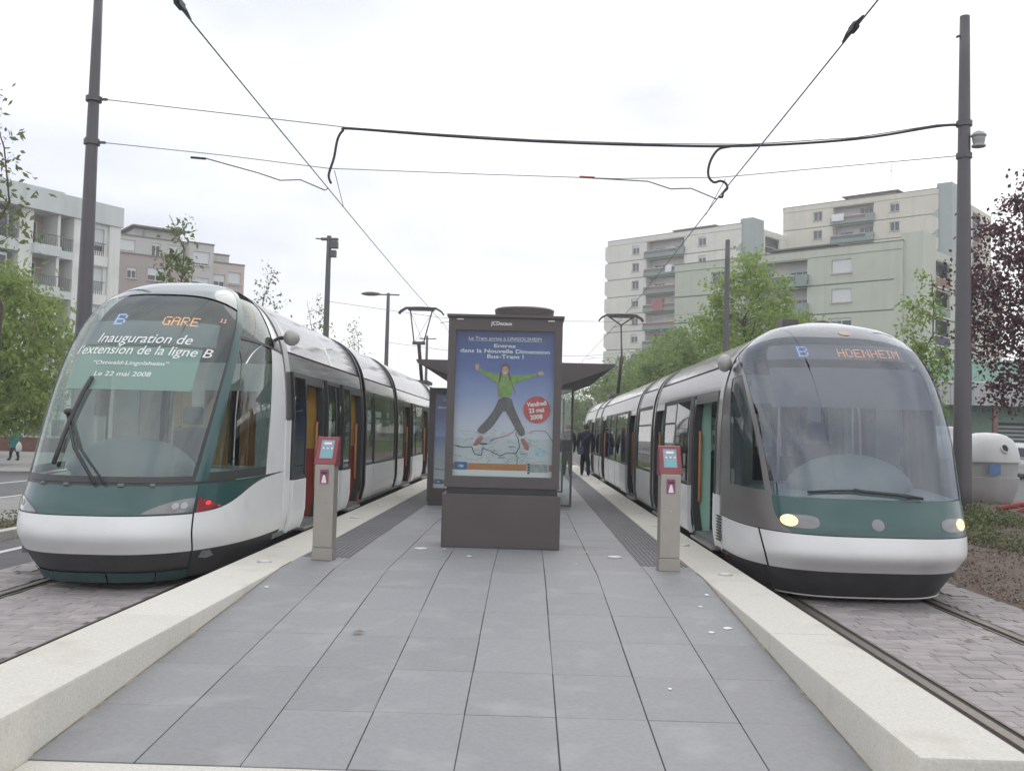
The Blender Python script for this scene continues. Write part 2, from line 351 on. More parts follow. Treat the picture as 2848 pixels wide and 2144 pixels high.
# the blocks that are hidden below the trams are left to the bed
def hidden(bed, x, y):
    if bed == bedL: return y > 11.0 and x > -5.45
    return y > 11.3 and x < 4.75
cand = [c for c in cand if not hidden(c[1], c[2], c[3])]
cand.sort(key=lambda c: c[0])
nb = {bedL: 0, bedR: 0}; rest = {bedL: MB(), bedR: MB()}
for d, bed, x, y, s in cand:
    dz = random.uniform(-.003, .003)
    if nb[bed] < 280:
        nb[bed] += 1; o = link('brick', random.choice(bmesh_var), bed); o.location = (x, y, dz); o.scale = (s, 1, 1); o.rotation_euler = (random.uniform(-.01, .01), random.uniform(-.01, .01), random.uniform(-.008, .008))
    else:
        rest[bed].box(x-BL*s/2+.004, x+BL*s/2-.004, y-BW/2+.003, y+BW/2-.003, -.03, dz)
for bed, m in rest.items():
    if m.v: tag(obj('small_bricks', m, 'brick', bed), kind='stuff')

# ---------------------------------------------------------------- the platform
def pz(y): return PZ*min(1, max(0, (y-YR0)/(YR1-YR0)))
m = MB(); ys = [YR0, YR1, PEND]
m.prism([(YR0, -.3), (YR0, -.016), (YR1, PZ-.016), (PEND, PZ-.016), (PEND, -.3)], 'x', KL1+.001, KR0-.001)
plat = struct('platform', m, 'grout')
CW = (KR0-KL1)/8; RL_ = .858
slabm = [mesh('slab', MB().box(-CW/2+.003, CW/2-.003, -RL_/2+.0012, RL_/2-.0012, -.05, 0), 'slab', bevel=.0025, segs=1) for _ in range(1)]
tm = MB().box(-CW/2+.003, CW/2-.003, -RL_/2+.002, RL_/2-.002, -.05, -.004)
for k in range(10):
    x = -CW/2+.035+k*(CW-.07)/9
    for q in range(2): tm.box(x-.011, x+.011, -RL_/2+.012+q*RL_/2, -.012+q*RL_/2, -.006, .004)
tactm = mesh('tactile_tile', tm, 'tactile')
restm = MB(); ns = 0; row = 0; slope = math.atan2(PZ, YR1-YR0)
def slot(x, y):
    return any(x0 < x < x1 and y0 < y < y1 for x0, x1, y0, y1 in ())
y = YR0
while y < PEND-.3:
    yc = y+RL_/2; ramp = yc < YR1
    for c in range(8):
        xc = KL1+CW*(c+.5)
        if c in (0, 7) and y > YR1+.3:
            o = link('tactile_tile', tactm, plat); o.location = (xc, yc, PZ)
        elif ns < 298:
            o = link('slab', slabm[0], plat); o.location = (xc+random.uniform(-.0018, .0018), yc, (pz(yc) if ramp else PZ)+random.uniform(-.0015, .001)); ns += 1
            o.rotation_euler = ((slope if ramp else 0)+random.uniform(-.0012, .0012), random.uniform(-.001, .001), random.uniform(-.0022, .0022))
        else:
            restm.box(xc-CW/2+.004, xc+CW/2-.004, y+.003, y+RL_-.003, PZ-.05, PZ)
    y += RL_
if restm.v: tag(obj('far_slabs', restm, 'slab', plat), kind='stuff')
# kerb stones along both platform edges
for x0, x1 in ((KL0, KL1), (KR0, KR1)):
    ky = [4.61, 7.44] + [10.2+2.74*i for i in range(13)] + [PEND]
    for a, b in zip(ky[:-1], ky[1:]):
        o = obj('kerb_stone', MB().box(x0, x1, a+.003, b-.003, -.25, PZ+.0005+random.uniform(0, .002)), 'kerb', plat, bevel=.014, segs=2)
    for i in range(13):
        yy = 10.5+2.74*i; xx = (x0+x1)/2+.02
        kl = obj('kerb_light', MB().lathe([(.075, 0), (.075, .006), (.06, .009)], (xx, yy, PZ+.0025), 16), 'steel', plat)
        sub(kl, 'lens', MB().lathe([(.05, 0), (.05, .004)], (xx, yy, PZ+.0118), 14), 'print_white')
for a, b in ((KL1+.004, -.322), (-.316, KR0-.004)):
    obj('threshold_stone', MB().box(a, b, 4.12, YR0-.006, -.2, -.004), 'kerb', plat, bevel=.008)
# dirt caught along the foot of the kerbs on the ramp
for x, s_ in ((KL1, 1), (KR0, -1)):
    rows = []; k = 0
    for yy in np.linspace(YR0+.05, YR1+.4, 150):
        wd = .0015+.030*max(0, math.sin(yy*3.1)*math.sin(yy*7.7+x)-.15)*random.uniform(.4, 1.3); z = (pz(yy) if yy < YR1 else PZ)+.0032
        rows.append([(x+s_*.001, yy, z+.006), (x+s_*wd*.6, yy, z+.003), (x+s_*wd, yy, z-.002)])
    tag(obj('kerb_grime', MB().grid(rows), 'grime', plat), kind='stuff')
# in-floor lamps on the slabs beside the kiosk, and litter
for x, y in ((-1.22, 12.05), (1.02, 11.75)):
    fl = obj('floor_light', MB().lathe([(.085, 0), (.085, .006), (.07, .008)], (x, y, PZ+.001), 18), 'steel', plat)
    sub(fl, 'lens', MB().lathe([(.072, 0), (.072, .003)], (x, y, PZ+.0095), 16), 'print_white')
litter = [(-.62, 11.45, .05), (.72, 12.2, .03), (1.45, 8.0, .045), (1.60, 8.15, .05), (.93, 6.5, .022), (1.52, 8.9, .03), (-.95, 12.1, .04), (.55, 11.0, .02), (1.66, 9.4, .04), (-2.3, 9.2, .04)]
wh = ['scrap of white paper on the slabs left of the kiosk foot', 'tiny white scrap on the slabs right of the kiosk foot', 'white paper scrap on the ramp by the right kerb, inner of two', 'white paper scrap on the ramp touching the right kerb, outer of two', 'small white crumb on the ramp slabs, nearest the camera on the right', 'pale scrap at the right kerb below the ticket validator', 'white scrap between floor light and kiosk', 'tiny pale crumb before the kiosk', 'pale patch of mortar at the head of the right ramp kerb', 'pale patch of mortar at the foot of the left kerb', 'pale mortar crumb by the left kerb joint', 'white speck low on the ramp, right of centre', 'pale speck on the ramp left of centre']
for (x, y, s), l in zip(litter, wh):
    n = random.randint(5, 7); pts = [(x+s*random.uniform(.5, 1)*math.cos(2*math.pi*k/n)*random.uniform(.7, 1), y+s*random.uniform(.5, 1)*math.sin(2*math.pi*k/n)) for k in range(n)]
    mm = MB().prism(pts, 'z', 0, .004)
    mm.xf(lambda a, b, c: (a, b, c+(pz(b))+.0035))
    tag(obj('litter_scrap', mm, 'print_white'), l, 'litter', 'litter on the platform')
for (x, y), l in zip(((3.95, 8.9), (3.75, 8.75), (-1.22, 7.65)), ('dark dead leaf between the right rails, right of a pair', 'dark dead leaf between the right rails, left of a pair', 'small dark leaf scrap on the ramp slabs')):
    s = .05; mm = MB().poly([(x-s, y, .012), (x-.2*s, y-.6*s, .02), (x+s, y+.1*s, .014), (x+.1*s, y+.7*s, .024)]).xf(lambda a, b, c: (a, b, c+(pz(b) if a < 2 else 0)))
    tag(obj('dead_leaf', mm, 'chips'), l, 'leaf', 'dead leaves on the ground')
# ---------------------------------------------------------------- trams
LED = {'B': ['11110','10001','10001','11110','10001','10001','11110'], 'G': ['01111','10000','10000','10011','10001','10001','01111'], 'A': ['01110','10001','10001','11111','10001','10001','10001'],
 'R': ['11110','10001','10001','11110','10100','10010','10001'], 'E': ['11111','10000','10000','11110','10000','10000','11111'], 'H': ['10001','10001','10001','11111','10001','10001','10001'],
 'O': ['01110','10001','10001','10001','10001','10001','01110'], 'N': ['10001','11001','10101','10101','10011','10001','10001'], 'I': ['111','010','010','010','010','010','111'],
 'M': ['10001','11011','10101','10101','10001','10001','10001'], '1': ['010','110','010','010','010','010','111'], ' ': ['00'] * 7}
class Tram:
    def __init__(s, name, label, cx, near, table, yh, yend, n=2.8):
        s.cx, s.near, s.yh, s.n, s.np = cx, near, yh, 2.8, n; T = [r[0] for r in table]
        s.yc, s.zc, s.w, s.zh = (hermite(T, [r[i] for r in table]) for i in (1, 2, 3, 4))
        s.yend = yend; s.ysum = yh + yend; s.flip = False
        zz = [r[4] for r in table]; s.hx_ = hermite(zz, [r[3] for r in table]); s.ztop = zz[-1]
        s.root = thing(name, label, 'tram', (cx, yh, 0))
    def S0(s, t, th):
        e = 2/s.n; sn = math.sin(th); cs = max(0, 1-min(1, abs(sn)**e)**s.np)**(1/s.np); k = 1-cs
        x = s.w(t)*math.copysign(abs(sn)**e, sn); yc = s.yc(t)
        return Vector((s.cx+x, s.yh-(s.yh-yc)*cs, s.zc(t)+(s.zh(t)-s.zc(t))*k))
    def S(s, t, th, off=0):
        p = s.S0(t, th)
        if off:
            e = 1e-3; a = s.S0(min(t+e, 1), th)-s.S0(max(t-e, 0), th); b = s.S0(t, th+e)-s.S0(t, th-e)
            nn = b.cross(a)
            if nn.length > 1e-9:
                nn.normalize()
                c = Vector((s.cx, s.yh+1.0, 1.4))
                if nn.dot(p-c) < 0: nn = -nn
                p = p+nn*off
        if s.flip: p.y = s.ysum-p.y
        return p
    def patch(s, name, t0, t1, a0, a1, m, off=0, nt=14, na=24, parent=None, label=None):
        t0f, t1f = (f if callable(f) else (lambda r, f=f: f) for f in (t0, t1)); a0f, a1f = (f if callable(f) else (lambda q, f=f: f) for f in (a0, a1))
        rows = []
        for i in range(nt+1):
            q = i/nt; row = []
            for j in range(na+1):
                r = j/na; t = t0f(r)+(t1f(r)-t0f(r))*q; th = a0f(q)+(a1f(q)-a0f(q))*r
                row.append(s.S(t, R(th), off))
            rows.append(row)
        return obj(name, MB().grid(rows), m, s.root if parent is None else None, smooth=True, label=label) if parent is None else sub(parent, name, MB().grid(rows), m, smooth=True)
    def findt(s, z):
        lo, hi = 0, 1
        for _ in range(40):
            mid = (lo+hi)/2; lo, hi = (mid, hi) if s.zc(mid) < z else (lo, mid)
        return lo
    def Sx(s, t, x, off):
        X = max(-.999, min(.999, x/s.w(t))); return s.S(t, math.asin(math.copysign(abs(X)**(s.n/2), X)), off)
    def wrap(s, mb, zmid, xmid, off):      # flat art (x right as seen from the front, y up) laid on the windscreen
        def f(x, y, _):
            t = s.findt(zmid+y*.93); wv = s.w(t); X = (x+xmid)/wv; X = max(-.999, min(.999, X)); th = math.asin(math.copysign(abs(X)**(s.n/2), X))
            return s.S(t, th, off)
        return mb.xf(f)
    def hx(s, z): return s.hx_(z)
    def strip(s, y0, y1, z0, z1, side, off=0, thick=.03, nz=5):
        zs = [z0+(z1-z0)*i/nz for i in range(nz+1)]; o = [(s.cx+side*(s.hx(z)+off), z) for z in zs]; i_ = [(s.cx+side*(s.hx(z)+off-thick), z) for z in zs[::-1]]
        ya, yb = (y0, y1) if not s.flip else (s.ysum-y1, s.ysum-y0)
        return MB().prism(o+i_, 'y', ya, yb)
    def arch(s, y0, y1, z0, off=0, thick=.05, n=14, zmax=None):
        zs = [z0+(s.ztop-z0)*(1-(1-i/n)**2.2) for i in range(n+1)]; half = [(s.hx(z)+off*(1), z+off*max(0, (z-z0)/(s.ztop-z0))) for z in zs]; half[-1] = (0, s.ztop+off)
        outer = [(s.cx-x, z) for x, z in half] + [(s.cx+x, z) for x, z in half[-2::-1]]
        c = (s.cx, 1.6); inner = []
        for x, z in outer:
            d = Vector((c[0]-x, 0, c[1]-z)).normalized()*thick; inner.append((x+d.x, z+d.z))
        rows = [[(x, y0, z) for x, z in outer], [(x, y1, z) for x, z in outer], [(x, y1, z) for x, z in inner], [(x, y0, z) for x, z in inner], [(x, y0, z) for x, z in outer]]
        return MB().grid(rows)
def leds(text, h, cell, dot):
    m = MB(); x = 0
    for ch in text:
        g = LED[ch]
        for r, line in enumerate(g):
            for c, v in enumerate(line):
                if v == '1': a = x+c*cell; b = (6-r)*cell; m.quad((a-dot, b-dot*.8, 0), (a+dot, b-dot*.8, 0), (a+dot, b+dot*.8, 0), (a-dot, b+dot*.8, 0))
        x += (len(g[0])+1)*cell
    mid = (x-cell*2)/2; m.v = [(a-mid, b-3*cell, 0) for a, b, _ in m.v]; return m

def tram_body(T, segs, lower, mirror_spec, door_in, cant, gutter_z, win_top, side_mat):
    rt = T.root; y0, y1 = T.yh+.22, T.yend-.22
    obj('underframe', MB().box(T.cx-1.02, T.cx+1.02, T.yh-.8, T.yend+.8, .10, .30), 'skirt', rt)
    obj('floor', MB().box(T.cx-1.15, T.cx+1.15, T.yh-.3, T.yend+.3, .30, .36), 'interior_dark', rt)
    obj('ceiling', MB().box(T.cx-.98, T.cx+.98, T.yh+.3, T.yend-.3, win_top-.02, win_top+.02), 'interior', rt)
    for sd in (-1, 1):
        near = sd == T.near
        for typ, a, b in segs:
            if typ == 'J': continue
            if typ == 'D' and near:
                fr = obj('door_frame', T.strip(a-.05, a+.03, .30, win_top, sd, .002, .10), 'black_trim', rt)
                sub(fr, 'door_post', T.strip(b-.03, b+.05, .30, win_top, sd, .002, .10), 'black_trim')
                sub(fr, 'door_header', T.strip(a+.03, b-.03, win_top-.12, win_top, sd, .001, .10), 'silver' if side_mat == 'silver' else 'black_trim')
                obj('door_step', MB().box(T.cx+sd*1.0 if sd > 0 else T.cx-1.22, T.cx+1.22 if sd > 0 else T.cx-1.0, a+.03, b-.03, .27, .305), 'steel', rt)
                # the inner screen and the grab rail seen through the open doorway
                xs = T.cx+sd*1.17; bk = b+.0
                pp = obj('door_screen', MB().box(min(xs, xs-sd*.22), max(xs, xs-sd*.22), bk, bk+.04, .36, win_top-.05), door_in, rt)
                if door_in == 'ochre': sub(pp, 'screen_foot', MB().box(min(xs, xs-sd*.25), max(xs, xs-sd*.25), bk-.012, bk-.002, .36, 1.35), 'red_seat')
                sub(pp, 'grab_rail', MB().tube([(xs-sd*.06, bk-.0, 1.75), (xs-sd*.06, bk-.07, 1.7), (xs-sd*.06, bk-.07, .8), (xs-sd*.06, bk-.0, .75)], .022), 'orange', smooth=True)
                continue
            off, lw = (0.045, lower) if typ == 'L' and near else (0, lower)
            lp = obj('lower_panel' if typ != 'L' else 'door_leaf', T.strip(a+.012, b-.012, .33, .98, sd, off+.004, .04), lw, rt, bevel=.008, segs=1)
            wf = obj('window_frame', T.strip(a+.012, a+.06, .985, win_top, sd, off+.003, .05), side_mat if typ == 'L' else 'black_trim', rt)
            sub(wf, 'window_post', T.strip(b-.06, b-.012, .985, win_top, sd, off+.003, .05), side_mat if typ == 'L' else 'black_trim')
            sub(wf, 'window_sill', T.strip(a+.06, b-.06, .985, 1.03, sd, off+.003, .05), 'black_trim')
            sub(wf, 'window_head', T.strip(a+.06, b-.06, win_top-.06, win_top, sd, off+.003, .05), 'black_trim')
            gl = obj('window', MB().grid([[(T.cx+sd*(T.hx(z)+off-.006), y_, z) for z in np.linspace(1.025, win_top-.055, 6)] for y_ in (a+.055, b-.055)]), 'window_glass', rt)
            if b-a > 1.3 and typ == 'W': sub(gl, 'vent_bar', T.strip(a+.06, b-.06, 1.86, 1.89, sd, off+.002, .02), 'black_trim')
        # side skirt, cant rail, gutter
        sg = [y0]+[v for t, a, b in segs if t == 'J' for v in (a, b)]+[y1]
        for a, b in zip(sg[::2], sg[1::2]):
            obj('side_skirt', T.strip(a, b, .16, .325, sd, -.02, .05), 'skirt', rt)
            obj('cant_panel', T.strip(a, b, win_top+.005, gutter_z-.03, sd, .002, .05), cant, rt, smooth=False)
            obj('gutter', T.strip(a, b, gutter_z-.03, gutter_z, sd, -.02, .04), 'black_trim', rt)
    sg = [y0]+[v for t, a, b in segs if t == 'J' for v in (a, b)]+[y1]
    for a, b in zip(sg[::2], sg[1::2]):
        nn = max(1, round((b-a)/2.9)); st = (b-a)/nn
        for k in range(nn):
            obj('roof_panel', T.arch(a+k*st+.006, a+(k+1)*st-.006, gutter_z, .0, .05), T.roofm, rt, smooth=True)
        for yy in (a, b):
            if yy not in (y0, y1):
                yy0 = yy if yy == a else yy-.10
                obj('end_ring', T.arch(yy0, yy0+.10, .33, .012, .06, 22), side_mat if yy in (a, b) else side_mat, rt, smooth=True)
    for t, a, b in segs:
        if t == 'J': obj('bellows', T.arch(a-.02, b+.02, .2, -.07, .06, 18), 'rubber', rt, smooth=True)
    # seats and handrails
    yy = y0+2.1; k = 0
    seats_ok = [(a, b) for t, a, b in segs if t in 'WL' and b-a > .9]
    for a, b in seats_ok:
        y = a+.35
        while y < b-.25 and y < 36:
            for sd in (-1, 1):
                x = T.cx+sd*.72
                st = obj('seat', MB().box(x-.38, x+.38, y-.22, y+.22, .70, .78), T.seatm, rt, bevel=.03)
                sub(st, 'seat_back', MB().box(x-.38, x+.38, y+.18, y+.25, .78, 1.38), T.seatm, bevel=.03)
                sub(st, 'seat_base', MB().box(x-.30, x+.30, y-.15, y+.15, .36, .70), 'interior_dark')
            y += .85
    for t, a, b in segs:
        if t == 'D' and a < 36:
            for sx in (-.45, .45): obj('handrail', MB().tube([(T.cx+sx, a-.15, .36), (T.cx+sx, a-.15, win_top)], .018), 'orange' if door_in != 'mint' else 'steel', rt, smooth=True)
    # bogie wheels barely seen under the skirt
    for yb in (T.yh+1.3, T.yh+3.1): 
        for sx in (-.7475, .7475): obj('wheel', MB().lathe([(.20, -.05), (.28, -.05), (.28, .05), (.20, .05)], (0, 0, 0), 20).xf(lambda x, y, z: (T.cx+sx+z, yb+x, .29+y)), 'skirt', rt)
def tram_interior_cab(T, dash1, dash2, zb, fl=1):
    rt = T.root; Y = (lambda y: T.ysum-y) if T.flip else (lambda y: y)
    # dashboard deck following the nose in plan
    tb = T.findt(zb); rows = []
    for q in range(7):
        sc_ = 1-q*.11; rows.append([(T.cx+(T.S0(tb, R(th)).x-T.cx)*.96, Y(T.yh+(T.S0(tb, R(th)).y-T.yh)*(sc_*.97)), zb-.01+.02*q*(1-abs(th)/110)) for th in range(-78, 79, 6)])
    obj('dashboard', MB().grid(rows), dash1, rt, smooth=True)
    ymin = T.yc(tb)
    b = MB(); rows = []
    for q in range(9):
        a = math.pi*q/8; rows.append([(T.cx+.62*math.cos(2*math.pi*k/20)*math.sin(a/2+.0001)*(1.15 if q < 8 else 1), Y(ymin+.95+.36*math.sin(2*math.pi*k/20)*math.sin(a/2+.0001)), zb+.02+.42*math.cos(a/2)) for k in range(20)])
    obj('instrument_hood', MB().grid(rows, True), dash2, rt, smooth=True)
    o = obj('driver_seat', MB().box(T.cx-.24, T.cx+.24, min(Y(T.yh-.35), Y(T.yh+.10)), max(Y(T.yh-.35), Y(T.yh+.10)), .85, .95), 'dark_seat', rt, bevel=.04)
    sub(o, 'seat_back', MB().box(T.cx-.23, T.cx+.23, min(Y(T.yh+.05), Y(T.yh+.16)), max(Y(T.yh+.05), Y(T.yh+.16)), .95, 1.62), 'dark_seat', bevel=.05)
    sub(o, 'headrest', MB().box(T.cx-.13, T.cx+.13, min(Y(T.yh+.07), Y(T.yh+.15)), max(Y(T.yh+.07), Y(T.yh+.15)), 1.66, 1.88), 'dark_seat', bevel=.04)
    # rear wall of the cab, with a window in it
    m = MB(); ya, yb = sorted((Y(T.yh+.28), Y(T.yh+.32)))
    m.box(T.cx-1.05, T.cx+1.05, ya, yb, .36, 1.15); m.box(T.cx-1.05, T.cx-.75, ya, yb, 1.15, 2.1); m.box(T.cx+.75, T.cx+1.05, ya, yb, 1.15, 2.1); m.box(T.cx-.08, T.cx+.08, ya, yb, 1.15, 2.1)
    m.box(T.cx-1.0, T.cx+1.0, ya, yb, 2.1, 2.45)
    obj('cab_wall', m, 'interior', rt)
    obj('cab_floor', MB().box(T.cx-.95, T.cx+.95, min(Y(ymin+.55), Y(T.yh)), max(Y(ymin+.55), Y(T.yh)), .30, .37), 'interior_dark', rt)
def wiper(T, pts, name='wiper', blade=True, r=.011):
    o = obj(name, MB().tube([T.Sx(t, a, .035) for t, a in pts], r, 6), 'black_trim', T.root, smooth=True); return o

# ---- right tram: silver, headlights lit
tabR = [(0, 10.66, .065, 1.03, .09), (.10, 10.40, .345, 1.165, .345), (.22, 10.14, .55, 1.2, .58), (.30, 10.16, .72, 1.2, .75), (.45, 10.36, 1.08, 1.2, 1.12), (.60, 10.66, 1.66, 1.195, 1.68),
        (.75, 11.08, 2.24, 1.165, 2.17), (.87, 11.56, 2.70, 1.06, 2.56), (.95, 12.02, 2.98, .72, 2.90), (1, 12.40, 3.10, 0.0, 3.10)]
RT = Tram('tram', 'silver grey tram with lit headlights and HOENHEIM on its blind, standing right of the platform', TR, -1, tabR, 12.40, 42.4, 3.3)
RT.roofm = 'silver_light'; RT.seatm = 'dark_seat'
segR = [('D', 12.78, 14.45), ('L', 14.55, 16.05), ('W', 16.15, 17.65), ('D', 17.75, 18.85), ('J', 19.0, 19.3), ('W', 19.4, 21.8), ('J', 21.95, 22.25), ('D', 22.4, 23.7), ('L', 23.8, 25.2), ('W', 25.3, 27.2), ('W', 27.3, 29.2), ('W', 29.3, 30.8), ('D', 30.9, 32.2), ('W', 32.3, 32.95),
        ('J', 33.05, 33.35), ('W', 33.45, 35.7), ('J', 35.8, 36.1), ('D', 36.3, 37.6), ('W', 37.7, 39.2), ('W', 39.3, 40.8), ('D', 40.9, 42.1)]
tram_body(RT, segR, 'white_paint', None, 'mint', 'silver', 2.58, 2.24, 'silver')
def nose_R(T, front):
    rt = T.root; TW = 47; tb = .45
    E_ = hermite([0, .3, .65, .73, .82, .88, 1], [47.5, 53, 65, 75, 86, 89.8, 89.8])
    edge = lambda q: E_(q)          # windscreen side edge, widening to the hoop near the top
    T.patch('inner_shell', 0.02, .44, -90, 90, 'black_trim', -.02, 12, 40)
    T.patch('windscreen', tb, .985, lambda q: -edge(q), edge, 'windscreen_R', 0, 48, 48)
    hood = T.patch('hood', .302, .447, lambda q: -(TW+1)*(1-.22*(1-q)**3), lambda q: (TW+1)*(1-.22*(1-q)**3), 'green_paint', .003, 12, 40)
    for sg in (-1, 1):
        T.patch('pillar_strip', tb, .985, lambda q, sg=sg: sg*edge(q), lambda q, sg=sg: sg*min(90, edge(q)+4.6-1.5*q), 'silver', .004, 44, 3)
        T.patch('quarter_window', .462, .80, lambda q, sg=sg: sg*min(82.6, edge(.022+q*.632)+4.3-1.0*q), lambda q, sg=sg: sg*83.0, 'window_glass', -.004, 24, 8)
        T.patch('rear_pillar', tb, .86, lambda q, sg=sg: sg*83.0, lambda q, sg=sg: sg*90, 'silver', .002, 24, 3)
        T.patch('head_panel', .80, .86, lambda q, sg=sg: sg*min(89.9, edge(.654+.112*q)+3.2), lambda q, sg=sg: sg*90, 'silver', .003, 8, 6)
        T.patch('cheek_panel', .302, .462, lambda q, sg=sg: sg*(TW+.6)*(1-.22*(1-q)**3), lambda q, sg=sg: sg*90, 'silver', .0, 12, 10)
        T.patch('corner_bumper', .10, .298, lambda q, sg=sg: sg*(52+8*q), lambda q, sg=sg: sg*90, 'white_paint', .0, 8, 10)
        T.patch('corner_skirt', .0, .097, lambda q, sg=sg: sg*(54), lambda q, sg=sg: sg*90, 'skirt', -.005, 5, 8)
        # lamps
        if front:
            for nm, a0, a1, t0, t1, m, off in (('headlight', .60, .93, .325, .382, 'lens_grey', .006),):
                lens = MB(); rows = []
                am, ah, tm_, th_ = (a0+a1)/2, (a1-a0)/2, (t0+t1)/2, (t1-t0)/2
                ring = [(am+ah*math.copysign(abs(math.cos(p))**.6, math.cos(p)), tm_+th_*math.copysign(abs(math.sin(p))**.75, math.sin(p))) for p in [2*math.pi*k/28 for k in range(28)]]
                for q in (1, .8, .5, .02): rows.append([T.Sx(tm_+(t-tm_)*q, sg*(am+(a-am)*q), off+.004*(1-q)) for a, t in ring])
                hl = obj(nm, MB().grid(rows, True), m, rt, smooth=True)
                rows = []
                for q in (1, .75, .4, .02): rows.append([T.Sx(.354+.025*q*math.sin(p), sg*(.853+.070*q*math.cos(p)), .013+.006*(1-q)) for p in [2*math.pi*k/20 for k in range(20)]])
                sub(hl, 'lamp', MB().grid(rows, True), 'headlamp', smooth=True)
    T.patch('bumper', .10, .298, lambda q: -(50.4+8*q), lambda q: 50.4+8*q, 'white_paint', .004, 12, 44)
    T.patch('front_skirt', .0, .097, -53, 53, 'skirt', 0, 8, 40)
    sk = obj('skirt_lip', MB().tube([T.S(.0, R(a), .012) for a in range(-50, 51, 5)], .012, 6), 'steel', rt, smooth=True)
    if front:
        rows = []
        for q in (1, .9, .5, .02): rows.append([T.Sx(.352+.0255*q*math.sin(p), -.05+.062*q*math.cos(p), .006+.004*(1-q)) for p in [2*math.pi*k/24 for k in range(24)]])
        obj('coupler_cover', MB().grid(rows, True), 'lens_grey', rt, smooth=True)
    y0, y1 = (T.yh-.02, T.yh+.22) if not T.flip else (T.yend-.22, T.yend+.02)
    obj('hoop', T.arch(y0, y1, .98, .012, .07, 30), 'silver', rt, smooth=True)
    for sd in (-1, 1): obj('cab_side_panel', T.strip(T.yh-.01, T.yh+.40, .33, .97, sd, .004, .04), 'white_paint', rt, bevel=.008, segs=1)
nose_R(RT, True); tram_interior_cab(RT, 'dash', 'dash', 1.08)
RT.flip = True; nose_R(RT, False); RT.flip = False
# mirror pod, wipers, destination blind, roof lamp, vent
def egg(c, rx_, ry_, rz_, seg=18, n=10):
    rows = [[(c[0]+rx_*math.sin(math.pi*i/n)*math.cos(2*math.pi*k/seg), c[1]+ry_*math.sin(math.pi*i/n)*math.sin(2*math.pi*k/seg), c[2]+rz_*math.cos(math.pi*i/n)) for k in range(seg)] for i in range(n+1)]
    return MB().grid(rows, True)
for sx in (-1,):
    pod = obj('camera_pod', egg((TR+sx*1.20, 12.22, 2.55), .085, .13, .105), 'pod_grey', RT.root, smooth=True)
    sub(pod, 'bracket', MB().tube([(TR+sx*1.12, 12.3, 2.50), (TR+sx*1.20, 12.24, 2.53)], .03), 'black_trim')
wp = wiper(RT, [(.452, .32), (.462, .2), (.472, -.22), (.470, -.42), (.463, -.67)], r=.012); wiper(RT, [(.452, .44), (.460, .29), (.470, -.15), (.474, -.24)], 'wiper_arm', r=.016)
wiper(RT, [(.453, .39), (.466, .26)], 'washer_jet', r=.005)
# blind housing behind the glass
hs = RT.patch('blind_housing', .845, .895, -46, 44, 'interior_dark', -.05, 6, 20)
b = leds('HOENHEIM', 0, .0155, .0062); obj('destination_text', RT.wrap(b, 2.655, .27, -.012), 'led_orange', RT.root, fix=False)
b = leds('B', 0, .020, .0085); b.v = [(x*1.15, y, z) for x, y, z in b.v]; obj('line_letter', RT.wrap(b, 2.665, -.46, -.012), 'led_blue', RT.root, fix=False)
rl = []
for q in (1, .6, .02): rl.append([RT.S(.925+.009*q*math.sin(p), R(3+2.4*q*math.cos(p)), .004) for p in [2*math.pi*k/18 for k in range(18)]])
obj('marker_lamp', MB().grid(rl, True), 'headlamp_dish', RT.root)
vt = MB()
for k in range(9): vt.box(TR-1.222, TR-1.203, 11.80, 12.05, .44+.035*k, .455+.035*k)
# sun screen behind the upper windscreen and interior blind
RT.patch('sun_blind', .70, .82, -44, 44, 'interior_dark', -.06, 6, 20)
obj('roof_box', MB().box(TR-.42, TR-.22, 12.62, 12.95, 3.03, 3.15), 'kiosk', RT.root, bevel=.02)
obj('vent_grille', MB().add(vt).xf(lambda x, y, z: (x, y+.45, z)), 'black_trim', RT.root)
obj('reflector', RT.strip(12.15, 12.45, .20, .30, -1, .0, .02), 'tail_lens', RT.root)

# ---- left tram: white and green, lettered windscreen
tabL = [(0, 10.05, .09, 1.0, .11), (.10, 9.84, .385, 1.165, .40), (.20, 9.70, .58, 1.2, .60), (.30, 9.74, .76, 1.2, .80), (.42, 9.93, 1.05, 1.2, 1.10), (.56, 10.28, 1.65, 1.2, 1.68),
        (.70, 10.68, 2.25, 1.175, 2.20), (.82, 11.12, 2.75, 1.11, 2.62), (.90, 11.60, 3.10, .96, 2.96), (.96, 12.2, 3.34, .62, 3.26), (1, 12.70, 3.43, 0, 3.43)]
LT = Tram('tram', 'white and dark green tram with inauguration lettering on its windscreen, standing left of the platform', TL, 1, tabL, 12.70, 53.6)
LT.roofm = 'silver_light'; LT.seatm = 'red_seat'
segL = [('L', 12.95, 13.72), ('D', 13.82, 15.05), ('L', 15.15, 15.85), ('W', 15.9, 16.4), ('L', 16.45, 17.15), ('D', 17.25, 18.5), ('J', 18.66, 18.96), ('W', 19.06, 20.0), ('W', 20.1, 23.2), ('J', 23.3, 23.6), ('W', 23.7, 24.9), ('D', 25.0, 26.3), ('L', 26.4, 27.2), ('W', 27.3, 29.4), ('D', 29.5, 30.8), ('W', 30.9, 32.9),
        ('J', 33.0, 33.3), ('W', 33.4, 35.4), ('W', 35.5, 37.5), ('J', 37.6, 37.9), ('W', 38.0, 39.4), ('D', 39.5, 40.8), ('W', 40.9, 43.9), ('D', 44.0, 45.3), ('W', 45.4, 46.8), ('J', 46.9, 47.2), ('W', 47.3, 50.0), ('D', 50.1, 51.4), ('W', 51.5, 53.3)]
mat('window_band', (.05, .058, .066), .12, var=.05, spec=.8, coat=.8)
tram_body(LT, segL, 'white_paint', None, 'ochre', 'window_band', 2.62, 2.36, 'black_trim')
